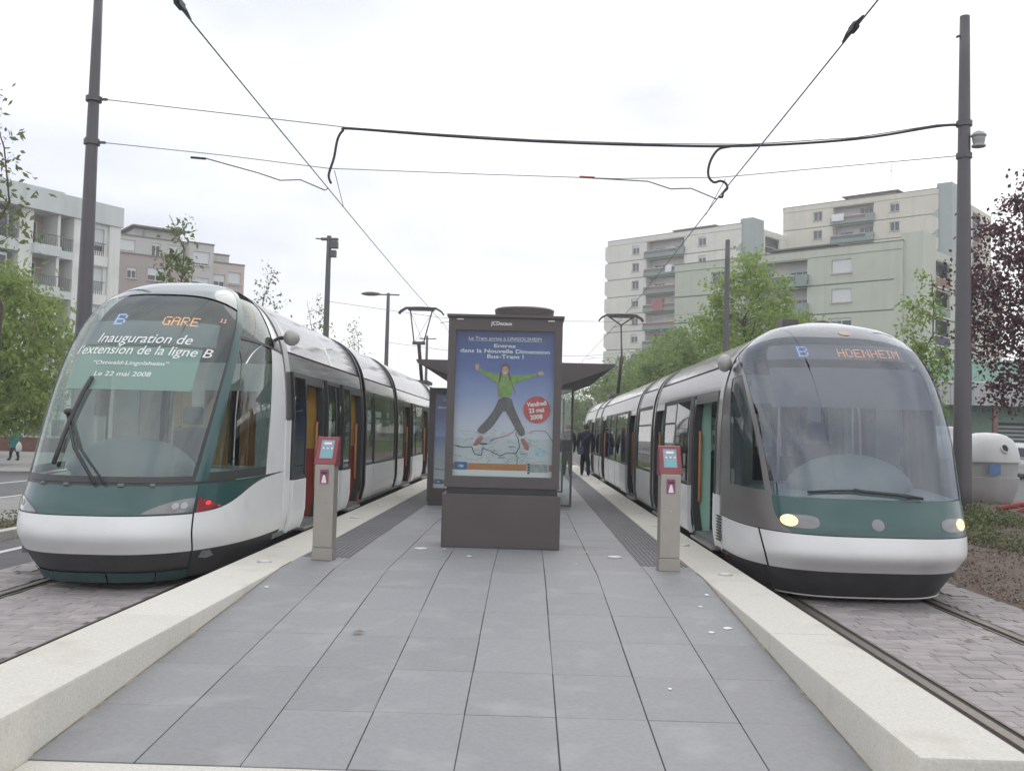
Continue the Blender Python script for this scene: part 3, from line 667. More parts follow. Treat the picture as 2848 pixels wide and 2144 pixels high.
def nose_L(T, front):
    rt = T.root; TW = 37.5; tb = .425; tt = .905
    T.patch('inner_shell', 0.02, .42, -90, 90, 'black_trim', -.02, 12, 40)
    def edge(q): return TW + 10.5*q
    def tl(r): return tt-.030*abs(2*r-1)**2.5
    T.patch('windscreen', tb, tl, lambda q: -edge(q), edge, 'windscreen_L', 0, 36, 40)
    T.patch('windscreen_border', tb, .442, lambda q: -edge(q*.03), lambda q: edge(q*.03), 'black_trim', .002, 3, 40)
    T.patch('roof_cap', lambda r: tl(r)+.006, .985, lambda q: -(edge(1)+12*q), lambda q: edge(1)+12*q, 'green_glass', .003, 12, 36)
    T.patch('cowl_gap', .413, .426, -60, 60, 'black_trim', -.004, 2, 40)
    hood = T.patch('hood', .302, .415, -40, 40, 'green_paint', .003, 12, 44)
    for sg in (-1, 1):
        sd = sg == T.near
        T.patch('windscreen_edge', tb, lambda r: tl(1), lambda q, sg=sg: sg*(edge(q)-1.8), lambda q, sg=sg: sg*edge(q), 'black_trim', .002, 36, 2)
        T.patch('pillar_strip', tb, .985, lambda q, sg=sg: sg*(edge(min(1, q*1.12))), lambda q, sg=sg: sg*(edge(min(1, q*1.12))+6.5-2.0*q), 'green_paint', .005, 40, 4)
        q0 = lambda q: edge(q*.72*1.12)+6.3-1.4*q
        T.patch('quarter_window', .435, .80, lambda q, sg=sg: sg*q0(q), lambda q, sg=sg: sg*79, 'windscreen_L', -.004, 24, 10)
        T.patch('quarter_divider', .80, .808, lambda q, sg=sg: sg*(q0(1)-1), lambda q, sg=sg: sg*90, 'black_trim', .006, 2, 8)
        T.patch('quarter_border', .425, .450, lambda q, sg=sg: sg*(q0(0)-1), lambda q, sg=sg: sg*80, 'black_trim', .001, 2, 8)
        T.patch('upper_quarter_window', .808, .925, lambda q, sg=sg: sg*(q0(1)+2.5*q), lambda q, sg=sg: sg*(82-6*q), 'windscreen_L', -.004, 14, 8)
        T.patch('rear_pillar', .425, .80, lambda q, sg=sg: sg*79, lambda q, sg=sg: sg*90, 'white_paint' , .003, 24, 4)
        T.patch('head_panel', .808, .985, lambda q, sg=sg: sg*(82-7*q), lambda q, sg=sg: sg*90, 'silver_light', .004, 14, 5)
        # white flank that sweeps up from the bumper to the side
        sweep = lambda r, sg=sg: .30+.122*(1/(1+math.exp(-(r*50-24)/5.5)))
        T.patch('flank_panel', lambda r: .10, sweep, lambda q, sg=sg: sg*40.6, lambda q, sg=sg: sg*90, 'white_paint', .004, 12, 26)
        T.patch('hood_side', sweep, .418, lambda q, sg=sg: sg*40.3, lambda q, sg=sg: sg*90, 'green_paint', .0005, 10, 26)
        T.patch('corner_skirt', .0, .097, lambda q, sg=sg: sg*40.5, lambda q, sg=sg: sg*90, 'skirt', -.004, 5, 8)
        if front:
            # leaf-shaped lamp cluster on the hood edge
            lo = lambda r: .306; hi = lambda r: .306+.062*math.sin(math.pi/2*min(1, r*1.02))**.75
            cl = T.patch('lamp_cluster', lo, hi, lambda q, sg=sg: sg*17, lambda q, sg=sg: sg*39.6, 'lens_grey', .009, 8, 16)
            for a in (31, 35): 
                rows = [[T.S(.338+.014*q*math.sin(p), R(sg*(a+1.7*q*math.cos(p))), .0115) for p in [2*math.pi*k/16 for k in range(16)]] for q in (1, .02)]
                sub(cl, 'bulb', MB().grid(rows, True), 'interior')
            tl_ = T.patch('tail_light', lambda r: .306+.020*r**2, lambda r: .368-.048*r**1.3, lambda q, sg=sg: sg*41.0, lambda q, sg=sg: sg*54, 'tail_lens', .010, 6, 10)
            rows = [[T.S(.343+.010*q*math.sin(p), R(sg*(46.3+1.4*q*math.cos(p))), .014) for p in [2*math.pi*k/16 for k in range(16)]] for q in (1, .02)]
            sub(tl_, 'lamp', MB().grid(rows, True), 'taillamp')
    T.patch('bumper', .10, .298, -39.8, 39.8, 'white_paint', .004, 14, 44)
    T.patch('front_skirt', .035, .097, -40, 40, 'skirt', -.004, 8, 40)
    for a0, a1 in ((-40, -18), (-17.4, 3), (3.6, 24), (24.6, 40)): T.patch('skirt_lip', .0, .033, a0, a1, 'skirt_green', .008, 3, 12)
    if front:
        for sg in (-1,):
            rows = [[T.S(.066+.016*q*math.sin(p), R(sg*(33+1.9*q*math.cos(p))), .008) for p in [2*math.pi*k/18 for k in range(18)]] for q in (1, .02)]
            obj('reflector', MB().grid(rows, True), 'tail_lens', rt)
    y0, y1 = (T.yh-.02, T.yh+.24) if not T.flip else (T.yend-.24, T.yend+.02)
    obj('hoop', T.arch(y0, y1, 1.75, .014, .07, 30), 'silver', rt, smooth=True)
    for sd in (-1, 1): obj('cab_side_panel', T.strip(T.yh-.01, T.yh+.24, .33, 1.745, sd, .004, .04), 'white_paint', rt, bevel=.008, segs=1)
mat('green_glass', (.05, .105, .105), .12, var=.04, spec=.8, coat=1.0)
nose_L(LT, True); tram_interior_cab(LT, 'dash', 'dash_dark', 1.07)
LT.flip = True; nose_L(LT, False); LT.flip = False
pod = obj('camera_pod', egg((TL+1.25, 12.62, 2.76), .10, .14, .10), 'pod_grey', LT.root, smooth=True)
sub(pod, 'bracket', MB().tube([(TL+1.08, 12.7, 2.76), (TL+1.2, 12.62, 2.76)], .025), 'black_trim')
# lettering and blind
LT.patch('blind_housing', .77, .84, -36, 36, 'dash_dark', -.06, 6, 20)
b = leds('GARE', 0, .0165, .0068); obj('destination_text', LT.wrap(b, 2.80, .35, -.012), 'led_orange', LT.root, fix=False)
b = leds('B', 0, .021, .009); b.v = [(x*1.2, y, z) for x, y, z in b.v]; obj('line_letter', LT.wrap(b, 2.81, -.32, -.012), 'led_blue', LT.root, fix=False)
b = leds('11', 0, .008, .0035); obj('run_number', LT.wrap(b, 2.86, .75, -.012), 'led_orange', LT.root, fix=False)
st = MB(); rows = [[(x, y, 0) for x in np.linspace(-.68, .64, 24)] for y in np.linspace(-.33, .18, 14)]
st.grid(rows); obj('sticker', LT.wrap(st, 2.30, .03, .004), 'sticker', LT.root, smooth=True)
for body, wd, zz, xx, sh, bo in (('Inauguration de', 1.00, 2.475, .05, .22, .006), ("l'extension de la ligne B", 1.42, 2.345, .05, .22, .006), ('\u201cOstwald-Lingolsheim\u201d', .80, 2.245, .0, .12, .010), ('Le 22 mai 2008', .60, 2.135, -.04, .12, .010)):
    b = text_mb(body, width=wd, shear=sh, bold=bo); hgt = max(v[1] for v in b.v); b.v = [(x, y*(1.05 if wd > .9 else .78), 0) for x, y, _ in b.v]
    obj('lettering', LT.wrap(b, zz, xx, .008), 'print_white', LT.root, fix=False)
# wipers parked upright on the left side of the screen
wiper(LT, [(.418, .02), (.50, -.28), (.575, -.47)], 'wiper_arm', r=.016); wiper(LT, [(.418, .12), (.50, -.22), (.575, -.44)], 'wiper_arm', r=.012)
wiper(LT, [(.465, -.45), (.52, -.435), (.575, -.41), (.63, -.37), (.665, -.33)], r=.024)
obj('wiper_hub', egg(LT.Sx(.578, -.45, .05), .05, .04, .035), 'black_trim', LT.root, smooth=True)
for a in (-20, -8, 6, 18): obj('cowl_bracket', MB().tube([LT.S(.417, R(a), .004), LT.S(.417, R(a+2), .01)], .018, 6), 'interior_dark', LT.root)
# orange and red panels inside the doorways, open door mechanics
for a in (15.0, 18.45):
    obj('partition', MB().box(TL-1.0, TL-.2, a+.02, a+.06, .36, 2.3), 'orange' if a > 17 else 'ochre', LT.root)
    obj('door_track', MB().tube([(TL+1.12, a-.5, .33), (TL+1.12, a-.05, .33)], .02), 'black_trim', LT.root)

# ---- pantographs
def panto(T, y, zt, roof, single):
    rt = T.root; x = T.cx
    b = obj('pantograph_base', MB().box(x-.45, x+.45, y-.9, y+.9, roof+.02, roof+.14), 'kiosk', rt, bevel=.02)
    obj('pantograph_lower_arm', MB().tube([(x, y+1.2, roof+.14), (x, y-.35, roof+1.55)], .07), 'kiosk', rt, smooth=True)
    if not single:
        for s in (-1, 1): obj('pantograph_upper_arm', MB().tube([(x+s*.18, y-.35, roof+1.58), (x+s*.42, y+.2, zt-.12)], .026), 'kiosk', rt, smooth=True)
        obj('pantograph_brace', MB().tube([(x-.16, y-.3, roof+1.6), (x+.40, y+.2, zt-.2)], .008), 'wire', rt); obj('pantograph_brace', MB().tube([(x+.16, y-.3, roof+1.6), (x-.40, y+.2, zt-.2)], .008), 'wire', rt)
        obj('pantograph_knee', MB().box(x-.24, x+.24, y-.42, y-.28, roof+1.5, roof+1.62), 'kiosk', rt, bevel=.02)
    else:
        obj('pantograph_upper_arm', MB().tube([(x, y-.35, roof+1.55), (x, y+.2, zt-.42)], .035), 'kiosk', rt, smooth=True)
        for s in (-1, 1): obj('pantograph_fork', MB().tube([(x, y+.2, zt-.42), (x+s*.5, y+.2, zt-.08)], .028), 'kiosk', rt, smooth=True)
    for dy in (0.05, .38):
        obj('collector_bar', MB().tube([(x-.86, y+dy, zt-.26), (x-.78, y+dy, zt-.15), (x-.58, y+dy, zt-.03), (x, y+dy, zt-.01), (x+.58, y+dy, zt-.03), (x+.78, y+dy, zt-.15), (x+.86, y+dy, zt-.26)], .03, 8), 'kiosk', rt, smooth=True)
    obj('collector_carrier', MB().box(x-.5, x+.5, y+.06, y+.36, zt-.12, zt-.07), 'kiosk', rt)
panto(LT, 38.9, 6.38, 3.40, False); panto(RT, 39.6, 6.38, 3.10, True)
# ---------------------------------------------------------------- platform furniture
def poster(parent, x0, zc0, yf, full=True):
    """printed bus-tram poster 1.20 x 1.76 m facing the camera; art given in a 590 x 870 unit sheet"""
    W, H = 1.20, 1.76
    def P(px, py, lay): return (x0+px/590*W, yf-.0012*lay, zc0+H-(py/868)*H)
    m = bpy.data.materials.get('poster_sheet')
    if m is None:
        m = bpy.data.materials.new('poster_sheet'); m.use_nodes = True; t = m.node_tree; b = t.nodes['Principled BSDF']; b.inputs['Roughness'].default_value = .35
        at = t.nodes.new('ShaderNodeAttribute'); at.attribute_name = 'sheet'; sx = t.nodes.new('ShaderNodeSeparateXYZ'); t.links.new(at.outputs['Vector'], sx.inputs[0])
        nz_ = t.nodes.new('ShaderNodeTexNoise'); nz_.inputs['Scale'].default_value = 3; t.links.new(at.outputs['Vector'], nz_.inputs['Vector'])
        ad = t.nodes.new('ShaderNodeMath'); ad.operation = 'MULTIPLY_ADD'; ad.inputs[1].default_value = .10; t.links.new(nz_.outputs['Fac'], ad.inputs[0]); t.links.new(sx.outputs['Y'], ad.inputs[2])
        rp = t.nodes.new('ShaderNodeValToRGB'); e = rp.color_ramp.elements; e[0].position = .0; e[0].color = (.60, .64, .66, 1); e[1].position = 1.0; e[1].color = (.055, .085, .27, 1)
        for p, c in ((.28, (.56, .60, .64)), (.42, (.50, .52, .64)), (.60, (.24, .31, .55)), (.80, (.085, .13, .37))): q = e.new(p); q.color = (*c, 1)
        t.links.new(ad.outputs[0], rp.inputs['Fac']); t.links.new(rp.outputs['Color'], b.inputs['Base Color']); M['poster_sheet'] = m
    mb = MB().quad(P(0, 868, 0), P(590, 868, 0), P(590, 0, 0), P(0, 0, 0)); sh = obj('poster', mb, 'poster_sheet', parent, fix=False)
    a = sh.data.attributes.new('sheet', 'FLOAT_VECTOR', 'POINT')
    for i, v in enumerate(((0, 0, 0), (1, 0, 0), (1, 1, 0), (0, 1, 0))): a.data[i].vector = v
    cnt = [0]
    def chaikin(p, n=2):
        for _ in range(n): p = [q for (a, b) in zip(p, p[1:]+p[:1]) for q in ((a[0]*.75+b[0]*.25, a[1]*.75+b[1]*.25), (a[0]*.25+b[0]*.75, a[1]*.25+b[1]*.75))]
        return p
    def art(name, polys, m, lay, sm=0): 
        mb = MB()
        for p in polys: cnt[0] += 1; mb.poly([P(x, y, lay+.0035*cnt[0]) for x, y in (chaikin(p, sm) if sm else p)])
        return sub(sh, name, mb, m, fix=False)
    def circ(cx, cy, r, n=28, ry=None): return [(cx+r*math.cos(-2*math.pi*k/n), cy+(ry or r)*math.sin(-2*math.pi*k/n)) for k in range(n)]
    def line(pts, wd):
        out = []
        for (a0, b0), (a1, b1) in zip(pts[:-1], pts[1:]):
            L_ = math.hypot(a1-a0, b1-b0) or 1; nx, ny = -(b1-b0)/L_*wd/2, (a1-a0)/L_*wd/2; out.append([(a0+nx, b0+ny), (a1+nx, b1+ny), (a1-nx, b1-ny), (a0-nx, b0-ny)])
        return out
    def txt(body, cx, cy, wd, lay, m='print_white', bold=.012, rot=0, sy=None):
        b = text_mb(body, width=wd, bold=bold); h = max(v[1] for v in b.v); sy_ = 1 if sy is None else sy/h
        c, s_ = math.cos(rot), math.sin(rot); b.v = [P(cx+(x*c-(y*sy_-h*sy_/2)*s_), cy-((y*sy_-h*sy_/2)*c+x*s_), lay) for x, y, _ in b.v]
        return sub(sh, 'lettering', b, m, fix=False)
    # map at the foot
    for pts, wd, m in (([(20, 690), (60, 700), (110, 695), (130, 740), (170, 745), (175, 700), (215, 715), (280, 745), (330, 725), (375, 728), (395, 690), (385, 640), (370, 615), (375, 600)], 6, 'print_dark'),
                       ([(375, 728), (385, 760), (378, 800)], 4, 'print_dark'), ([(215, 660), (260, 640), (320, 625), (355, 600), (375, 570)], 5, 'print_red'), ([(450, 605), (480, 590), (540, 590), (555, 600), (590, 650)], 4, 'print_dark'), ([(0, 685), (40, 700)], 4, 'print_dark')):
        art('map_line', line(pts, wd), m, 1)
    rr = random.Random(3)
    for k in range(60):
        x, y = rr.uniform(5, 500), rr.uniform(560, 790); pts = [(x, y)]
        for _ in range(3): x += rr.uniform(-50, 60); y += rr.uniform(-22, 22); pts.append((min(588, max(2, x)), min(800, max(555, y))))
        art('map_line', line(pts, 2.4), 'print_grey', 1)
    for x, y in ((180, 676), (230, 715), (330, 728), (350, 690), (420, 730), (290, 755)): art('map_label', [[(x-22, y+5), (x+22, y+5), (x+22, y-5), (x-22, y-5)]], 'print_dark' if x == 180 else 'print_grey', 2)
    art('map_lake', [circ(520, 720, 45, 20, 22)], 'print_pale', 1)
    # the jumping figure
    art('trousers', [[(268, 395), (340, 397), (350, 440), (398, 540), (432, 610), (396, 632), (372, 590), (320, 500), (300, 470), (278, 500), (235, 570), (180, 620), (145, 608), (140, 590), (205, 520), (245, 455)][::-1]], 'print_trousers', 3, 1)
    art('shoe', [[(152, 626), (178, 634), (172, 660), (140, 690), (118, 690), (122, 676)], [(395, 640), (420, 636), (436, 660), (452, 690), (448, 710), (430, 708), (415, 680)]], 'print_shoe', 3, 2)
    art('jumper', [[(258, 262), (345, 262), (420, 262), (485, 242), (492, 258), (430, 285), (362, 308), (345, 330), (340, 397), (268, 395), (258, 330), (250, 306), (180, 268), (136, 240), (142, 224), (190, 244)][::-1]], 'print_green', 4, 2)
    art('hand', [circ(130, 226, 9, 12, 12), circ(504, 248, 10, 12, 11)]+[[(130-3+dx, 222), (130+3+dx, 222), (130+dx*2.1+2, 222-ln), (130+dx*2.1-2, 222-ln)] for dx, ln in ((-6, 18), (-2, 26), (2, 27), (6, 22), (10, 10))]+[[(506, 248+dy-3), (506, 248+dy+3), (506+ln, 248+dy*2.0+2), (506+ln, 248+dy*2.0-2)] for dy, ln in ((-7, 16), (-3, 24), (1, 26), (5, 22), (9, 12))], 'print_skin', 5)
    art('hair', [circ(298, 224, 27, 24, 31), [(272, 230), (280, 246), (274, 290), (262, 318), (256, 312), (264, 280)], [(318, 236), (326, 256), (334, 286), (328, 300), (318, 276)]], 'print_hair', 5, 1)
    art('face', [circ(298, 236, 20, 20, 26)], 'print_skin', 6); art('sleeve_shade', [[(180, 268), (250, 306), (254, 318), (190, 276)], [(345, 300), (430, 276), (432, 284), (362, 310)], [(262, 340), (280, 345), (284, 394), (268, 395)]], 'print_green_dark', 5, 1); art('trouser_shade', [[(305, 400), (335, 398), (345, 440), (330, 470)], [(225, 520), (250, 480), (240, 540), (190, 600)], [(380, 560), (400, 550), (425, 606), (408, 620)]], 'print_dark', 4, 1); art('sole', [[(116, 690), (142, 692), (146, 700), (114, 698)], [(430, 708), (450, 712), (448, 718), (428, 714)]], 'print_white', 4); art('smile', [circ(298, 249, 7.5, 14, 2.6)], 'print_white', 7); art('nose', [[(296, 236), (300, 236), (301, 243), (295, 243)]], 'print_skin_dark', 7); art('neck', [[(288, 258), (308, 258), (312, 272), (284, 272)]], 'print_skin_dark', 5); art('brow', [[(284, 225), (293, 224), (293, 226), (284, 227)], [(303, 224), (312, 225), (312, 227), (303, 226)]], 'print_hair', 7)
    art('eyes', [circ(289, 230, 3, 8, 2.2), circ(307, 230, 3, 8, 2.2)], 'print_hair', 7)
    art('strap', line([(262, 300), (258, 340), (262, 395)], 6)+line([(330, 280), (345, 330), (362, 372)], 6), 'print_brown', 5)
    # red roundel, banner and logos
    art('roundel', [circ(492, 465, 80, 40)], 'print_red', 8)
    for b, y, wd in (('Vendredi', 430, 118), ('23 mai', 468, 92), ('2008', 508, 74)): txt(b, 490-(468-y)*.0, y, wd, 9, bold=.03, rot=.12, sy=28)
    art('banner', [[(85, 830), (440, 830), (440, 792), (85, 792)], [(570, 830), (590, 830), (590, 792), (570, 792)], [(0, 830), (12, 830), (12, 792), (0, 792)]], 'orange', 2)
    art('footer', [[(0, 868), (590, 868), (590, 832), (0, 832)]], 'print_white', 1)
    art('logo', [[(13, 832), (84, 832), (84, 786), (13, 786)]], 'print_blue', 3); art('logo_mark', [[(30, 812), (60, 822), (68, 806), (44, 800)]], 'print_pale', 4); txt('agglomeration', 48, 795, 58, 4, bold=0) if False else None
    art('logo', [[(455, 838), (565, 838), (565, 790), (455, 790)]], 'print_grey', 3); art('logo_mark', [[(445, 848), (458, 848), (458, 836), (445, 836)], [(445, 832), (458, 832), (458, 820), (445, 820)], [(445, 816), (458, 816), (458, 804), (445, 804)], [(445, 800), (458, 800), (458, 788), (445, 788)]], 'print_trousers', 4)
    txt('Le Tram arrive \u00e0 LINGOLSHEIM', 293, 45, 435, 2, bold=.008, sy=21); art('underline', [[(75, 61), (515, 61), (515, 59), (75, 59)]], 'print_white', 2)
    txt('Entrez', 293, 88, 130, 2, bold=.018, sy=21); txt('dans la Nouvelle Dimension', 293, 120, 535, 2, bold=.018, sy=24); txt('Bus-Tram !', 297, 152, 218, 2, bold=.018, sy=24)
    return sh
for n, c in (('print_dark', (.085, .09, .10)), ('print_red', (.50, .035, .035)), ('print_grey', (.34, .36, .37)), ('print_pale', (.42, .58, .66)), ('print_trousers', (.065, .065, .075)), ('print_shoe', (.40, .17, .15)), ('print_green', (.17, .32, .045)),
             ('print_green_dark', (.13, .255, .035)), ('print_skin_dark', (.45, .26, .19)), ('print_skin', (.55, .34, .25)), ('print_hair', (.085, .05, .035)), ('print_brown', (.25, .12, .06)), ('print_blue', (.06, .17, .42))): mat(n, c, .4, var=.28, scale=22)

# big kiosk in the middle of the platform
KX, KY, KW = -.30, 12.30, 1.42
kz = PZ
kio = thing('advertising_kiosk', 'tall brown double-faced advertising kiosk with drum top, nearest on the platform', 'kiosk', (KX, KY+.3, kz))
obj('plinth', MB().box(KX-KW/2, KX+KW/2, KY, KY+.70, kz, kz+.64), 'kiosk', kio, bevel=.012)
obj('plinth_neck', MB().box(KX-KW/2+.05, KX+KW/2-.04, KY+.05, KY+.65, kz+.64, kz+.72), 'black_trim', kio)
bx0, bx1, bz0, bz1 = KX-KW/2+.02, KX+KW/2-.02, kz+.72, kz+2.77
fr = MB(); px0 = KX-.60; pz0 = kz+.855
px0 = KX-.60
fr.box(bx0, px0, KY+.03, KY+.67, bz0, bz1); fr.box(px0+1.2, bx1, KY+.03, KY+.67, bz0, bz1); fr.box(px0, px0+1.2, KY+.031, KY+.67, bz0, pz0); fr.box(px0, px0+1.2, KY+.031, KY+.67, pz0+1.76, bz1)
obj('cabinet', fr, 'kiosk', kio); obj('back_board', MB().box(px0, px0+1.2, KY+.11, KY+.6, pz0, pz0+1.76), 'interior', kio)
poster(kio, px0, pz0, KY+.105)
obj('poster_glass', MB().quad((px0, KY+.05, pz0), (px0+1.2, KY+.05, pz0), (px0+1.2, KY+.05, pz0+1.76), (px0, KY+.05, pz0+1.76)), 'clear_glass', kio)
b = text_mb('JCDecaux', width=.26, bold=.02); obj('maker_lettering', b.xf(lambda x, y, z: (KX-.05+x, KY+.027, bz1-.105+y)), 'print_white', kio, fix=False)
obj('roof_plate', MB().box(KX-KW/2-.0, KX+KW/2+.0, KY+.0, KY+.70, bz1+.0, bz1+.035), 'kiosk', kio, bevel=.008)
obj('drum_top', MB().lathe([(.355, 0), (.365, .07), (.37, .10), (.34, .118), (.1, .125)], (KX+.22, KY+.36, bz1+.035), 40, 1, .85), 'kiosk', kio, smooth=False, bevel=0)
for sx in (-.55, .55): obj('latch', MB().box(KX+sx-.04, KX+sx+.04, KY+.018, KY+.03, bz1-.035, bz1-.02), 'steel', kio)

# shelter behind it, with its own advertising panel
SX, SY0, SY1 = -.25, 18.6, 24.6
shl = thing('platform_shelter', 'brown canopy shelter with glass screens behind the kiosk', 'shelter', (SX, SY0, PZ))
obj('canopy', MB().prism([(-2.02, 2.92), (1.52, 2.92), (1.50, 2.87), (.55, 2.52), (-1.0, 2.52), (-2.0, 2.87)], 'y', SY0-.35, SY1+.4), 'kiosk', shl, bevel=.01)
for x in (-.95, .45):
    for y in (SY0+.9, SY1-.6): obj('post', MB().box(x-.05, x+.05, y-.05, y+.05, PZ, 2.54), 'kiosk', shl)
for y in (19.4, 24.2):
    fr2 = MB().box(.81, .85, y-.02, y+.02, PZ+.02, 2.50); fr2.box(-.45, .81, y-.02, y+.02, PZ+.02, PZ+.06)
    g = obj('screen_frame', fr2, 'kiosk', shl)
    sub(g, 'glass_screen', MB().box(-.45, .81, y-.005, y+.005, PZ+.06, 2.5), 'clear_glass')
bn = obj('bench', MB().box(-.45, .25, 20.6, 23.2, PZ+.42, PZ+.47), 'kiosk', shl, bevel=.01)
sub(bn, 'bench_support', MB().box(-.2, .0, 20.9, 21.0, PZ, PZ+.42).box(-.2, .0, 22.8, 22.9, PZ, PZ+.42), 'kiosk')
obj('information_panel', MB().box(-.95, .45, 22.0, 22.08, PZ+.9, 2.3), 'wall_blueg', shl)
ad = thing('poster_case', 'narrow brown advertising panel half hidden behind the kiosk', 'panel', (-1.2, 19.3, PZ))
ax0 = -1.76; az0 = PZ+.32
fr = MB(); fr.box(ax0-.11, ax0, 19.25, 19.5, PZ+.06, 2.47).box(ax0+1.2, ax0+1.31, 19.25, 19.5, PZ+.06, 2.47).box(ax0, ax0+1.2, 19.251, 19.5, PZ+.06, az0).box(ax0, ax0+1.2, 19.251, 19.5, az0+1.76, 2.47)
obj('cabinet', fr, 'kiosk', ad); obj('back_board', MB().box(ax0, ax0+1.2, 19.31, 19.48, az0, az0+1.76), 'interior', ad); obj('base_plate', MB().box(ax0-.09, ax0+1.29, 19.22, 19.53, PZ, PZ+.058), 'kiosk', ad, bevel=.01)
poster(ad, ax0, az0, 19.305)
obj('poster_glass', MB().quad((ax0, 19.27, az0), (ax0+1.2, 19.27, az0), (ax0+1.2, 19.27, az0+1.76), (ax0, 19.27, az0+1.76)), 'clear_glass', ad)

# ticket validators
def validator(x, y, rz, label):
    v = thing('ticket_validator', label, 'ticket validator', (x, y, PZ), rz, 'ticket validators on the platform', world=False)
    w2, d2 = .105, .085
    obj('foot', MB().box(-w2-.004, w2+.004, -d2-.004, d2+.004, 0, .13), 'validator', v, bevel=.008)
    obj('column', MB().box(-w2, w2, -d2, d2, .132, 1.0), 'validator', v, bevel=.010)
    slope = [(-d2, 1.0), (d2, 1.0), (d2, 1.29), (d2-.03, 1.29)]
    hd = obj('head', MB().prism(slope, 'x', -w2-.012, w2+.012), 'validator_red', v, bevel=.014)
    def onface(u, w_, o):   # u across, w_ up along the sloping face
        a, b = Vector((0, -d2, 1.0)), Vector((0, d2-.03, 1.29)); d = (b-a); n = Vector((0, -d.z, d.y)).normalized(); p = a+d*w_+n*o; return (u, p.y, p.z)
    scn = sub(hd, 'display', MB().quad(onface(-.07, .22, .004), onface(.07, .22, .004), onface(.07, .88, .004), onface(-.07, .88, .004)), 'screen', fix=False)
    sub(hd, 'display_panel', MB().quad(onface(-.045, .26, .006), onface(.05, .26, .006), onface(.05, .50, .006), onface(-.045, .50, .006)), 'screen_cyan', fix=False)
    sub(hd, 'display_lines', MB().quad(onface(-.04, .72, .006), onface(.04, .72, .006), onface(.04, .80, .006), onface(-.04, .80, .006)).quad(onface(-.05, .56, .006), onface(-.03, .56, .006), onface(-.03, .61, .006), onface(-.05, .61, .006)).quad(onface(-.005, .56, .006), onface(.015, .56, .006), onface(.015, .61, .006), onface(-.005, .61, .006)).quad(onface(.04, .56, .006), onface(.06, .56, .006), onface(.06, .61, .006), onface(.04, .61, .006)), 'print_white', fix=False)
    rd = obj('reader', MB().box(-.045, .045, -d2-.010, -d2-.001, .80, .95), 'magenta', v, bevel=.004)
    sub(rd, 'slot', MB().box(-.03, .03, -d2-.014, -d2-.0105, .905, .925), 'black_trim'); sub(rd, 'pictogram', MB().prism([(-.028, .81), (.028, .81), (.01, .89), (-.01, .89)], 'y', -d2-.013, -d2-.0105), 'print_white')
    obj('lock', MB().lathe([(.010, 0), (.010, .006)], (0, 0, 0), 12).xf(lambda a, b, c: (a, -d2-.004-c, .62+b)), 'steel', v)
    return v
validator(-2.12, 10.85, R(-5), 'steel ticket validator with red head beside the left tram door')
validator(1.49, 10.75, R(3), 'steel ticket validator with red head in front of the right tram')

# ---------------------------------------------------------------- overhead line
GP = 'overhead line masts'
def mast(x, y, h, r0, r1, label, lamp=None, gear=None, lean=0):
    p = thing('mast', label, 'mast', (x, y, 0), 0, GP)
    n = 12; obj('shaft', MB().tube([(x+lean*h*k/n, y, h*k/n-.05) for k in range(n+1)], [r0+(r1-r0)*k/n for k in range(n+1)], 20), 'pole_grey', p, smooth=True)
    obj('base_collar', MB().lathe([(r0+.06, 0), (r0+.06, .05), (r0+.02, .09), (r0+.01, .3)], (x, y, 0), 20), 'pole_grey', p)
    obj('joint_ring', MB().lathe([(r0*.72, 0), (r0*.74, .02), (r0*.72, .04)], (x+lean*6.9, y, 6.9+.35), 20), 'pole_grey', p)
    return p
ml = mast(-8.82, 20.0, 10.35, .185, .085, 'dark grey steel mast rising beside the left tram, nearest on the left')
for z in (5.56, 6.43): obj('wire_clamp', MB().lathe([(.155, 0), (.155, .10)], (-8.82, 20, z+CAMZ-.05), 18).box(-8.70, -8.55, 19.97, 20.03, z+CAMZ-.02, z+CAMZ+.02), 'pole_grey', ml)
mr_ = mast(8.42, 20.0, 10.15, .185, .095, 'dark grey steel mast standing in the shrubs right of the right tram')
for z in (5.66, 6.30): obj('wire_clamp', MB().lathe([(.15, 0), (.15, .10)], (8.42, 20, z+CAMZ-.05), 18), 'pole_grey', mr_)
obj('siren', MB().lathe([(.04, 0), (.13, .02), (.13, .05), (.10, .07), (.12, .16), (.12, .20), (.15, .24), (.10, .30), (.02, .34)], (8.66, 19.9, 7.45), 18), 'bin_grey', mr_)
obj('top_bracket', MB().tube([(8.42, 20, 9.75), (8.26, 20, 9.68)], .025), 'pole_grey', mr_)
m2 = mast(-9.0, 44.8, 10.2, .17, .10, 'dark grey mast with camera gear on top, second on the left behind the left tram')
obj('camera_gear', MB().box(-9.35, -8.6, 44.7, 44.9, 9.95, 10.05).box(-8.95, -8.6, 44.65, 44.95, 9.6, 9.9).box(-8.9, -8.66, 44.65, 44.9, 9.2, 9.5).tube([(-9.3, 44.8, 10.0), (-9.6, 44.8, 10.02)], .03), 'pole_grey', m2)
m3 = mast(-9.0, 64.0, 10.3, .17, .10, 'grey mast with a street lamp arm, third on the left')
obj('lamp_arm', MB().tube([(-8.3, 64, 10.15), (-9.6, 64, 10.15)], .045), 'pole_grey', m3); obj('lamp_head', egg((-10.1, 64, 10.18), .62, .22, .13), 'pole_grey', m3, smooth=True)
m4 = mast(-9.0, 89.0, 10.0, .17, .10, 'thin far grey mast seen right of the left pantograph'); obj('cross_arm', MB().tube([(-9.7, 89, 9.7), (-8.2, 89, 9.7)], .05), 'pole_grey', m4)
mast(8.3, 43.4, 10.15, .17, .10, 'grey mast rising among the green trees, second on the right')
mast(8.3, 77.0, 7.4, .17, .12, 'short far grey mast above the right tram roof')
WZ = 4.75+CAMZ
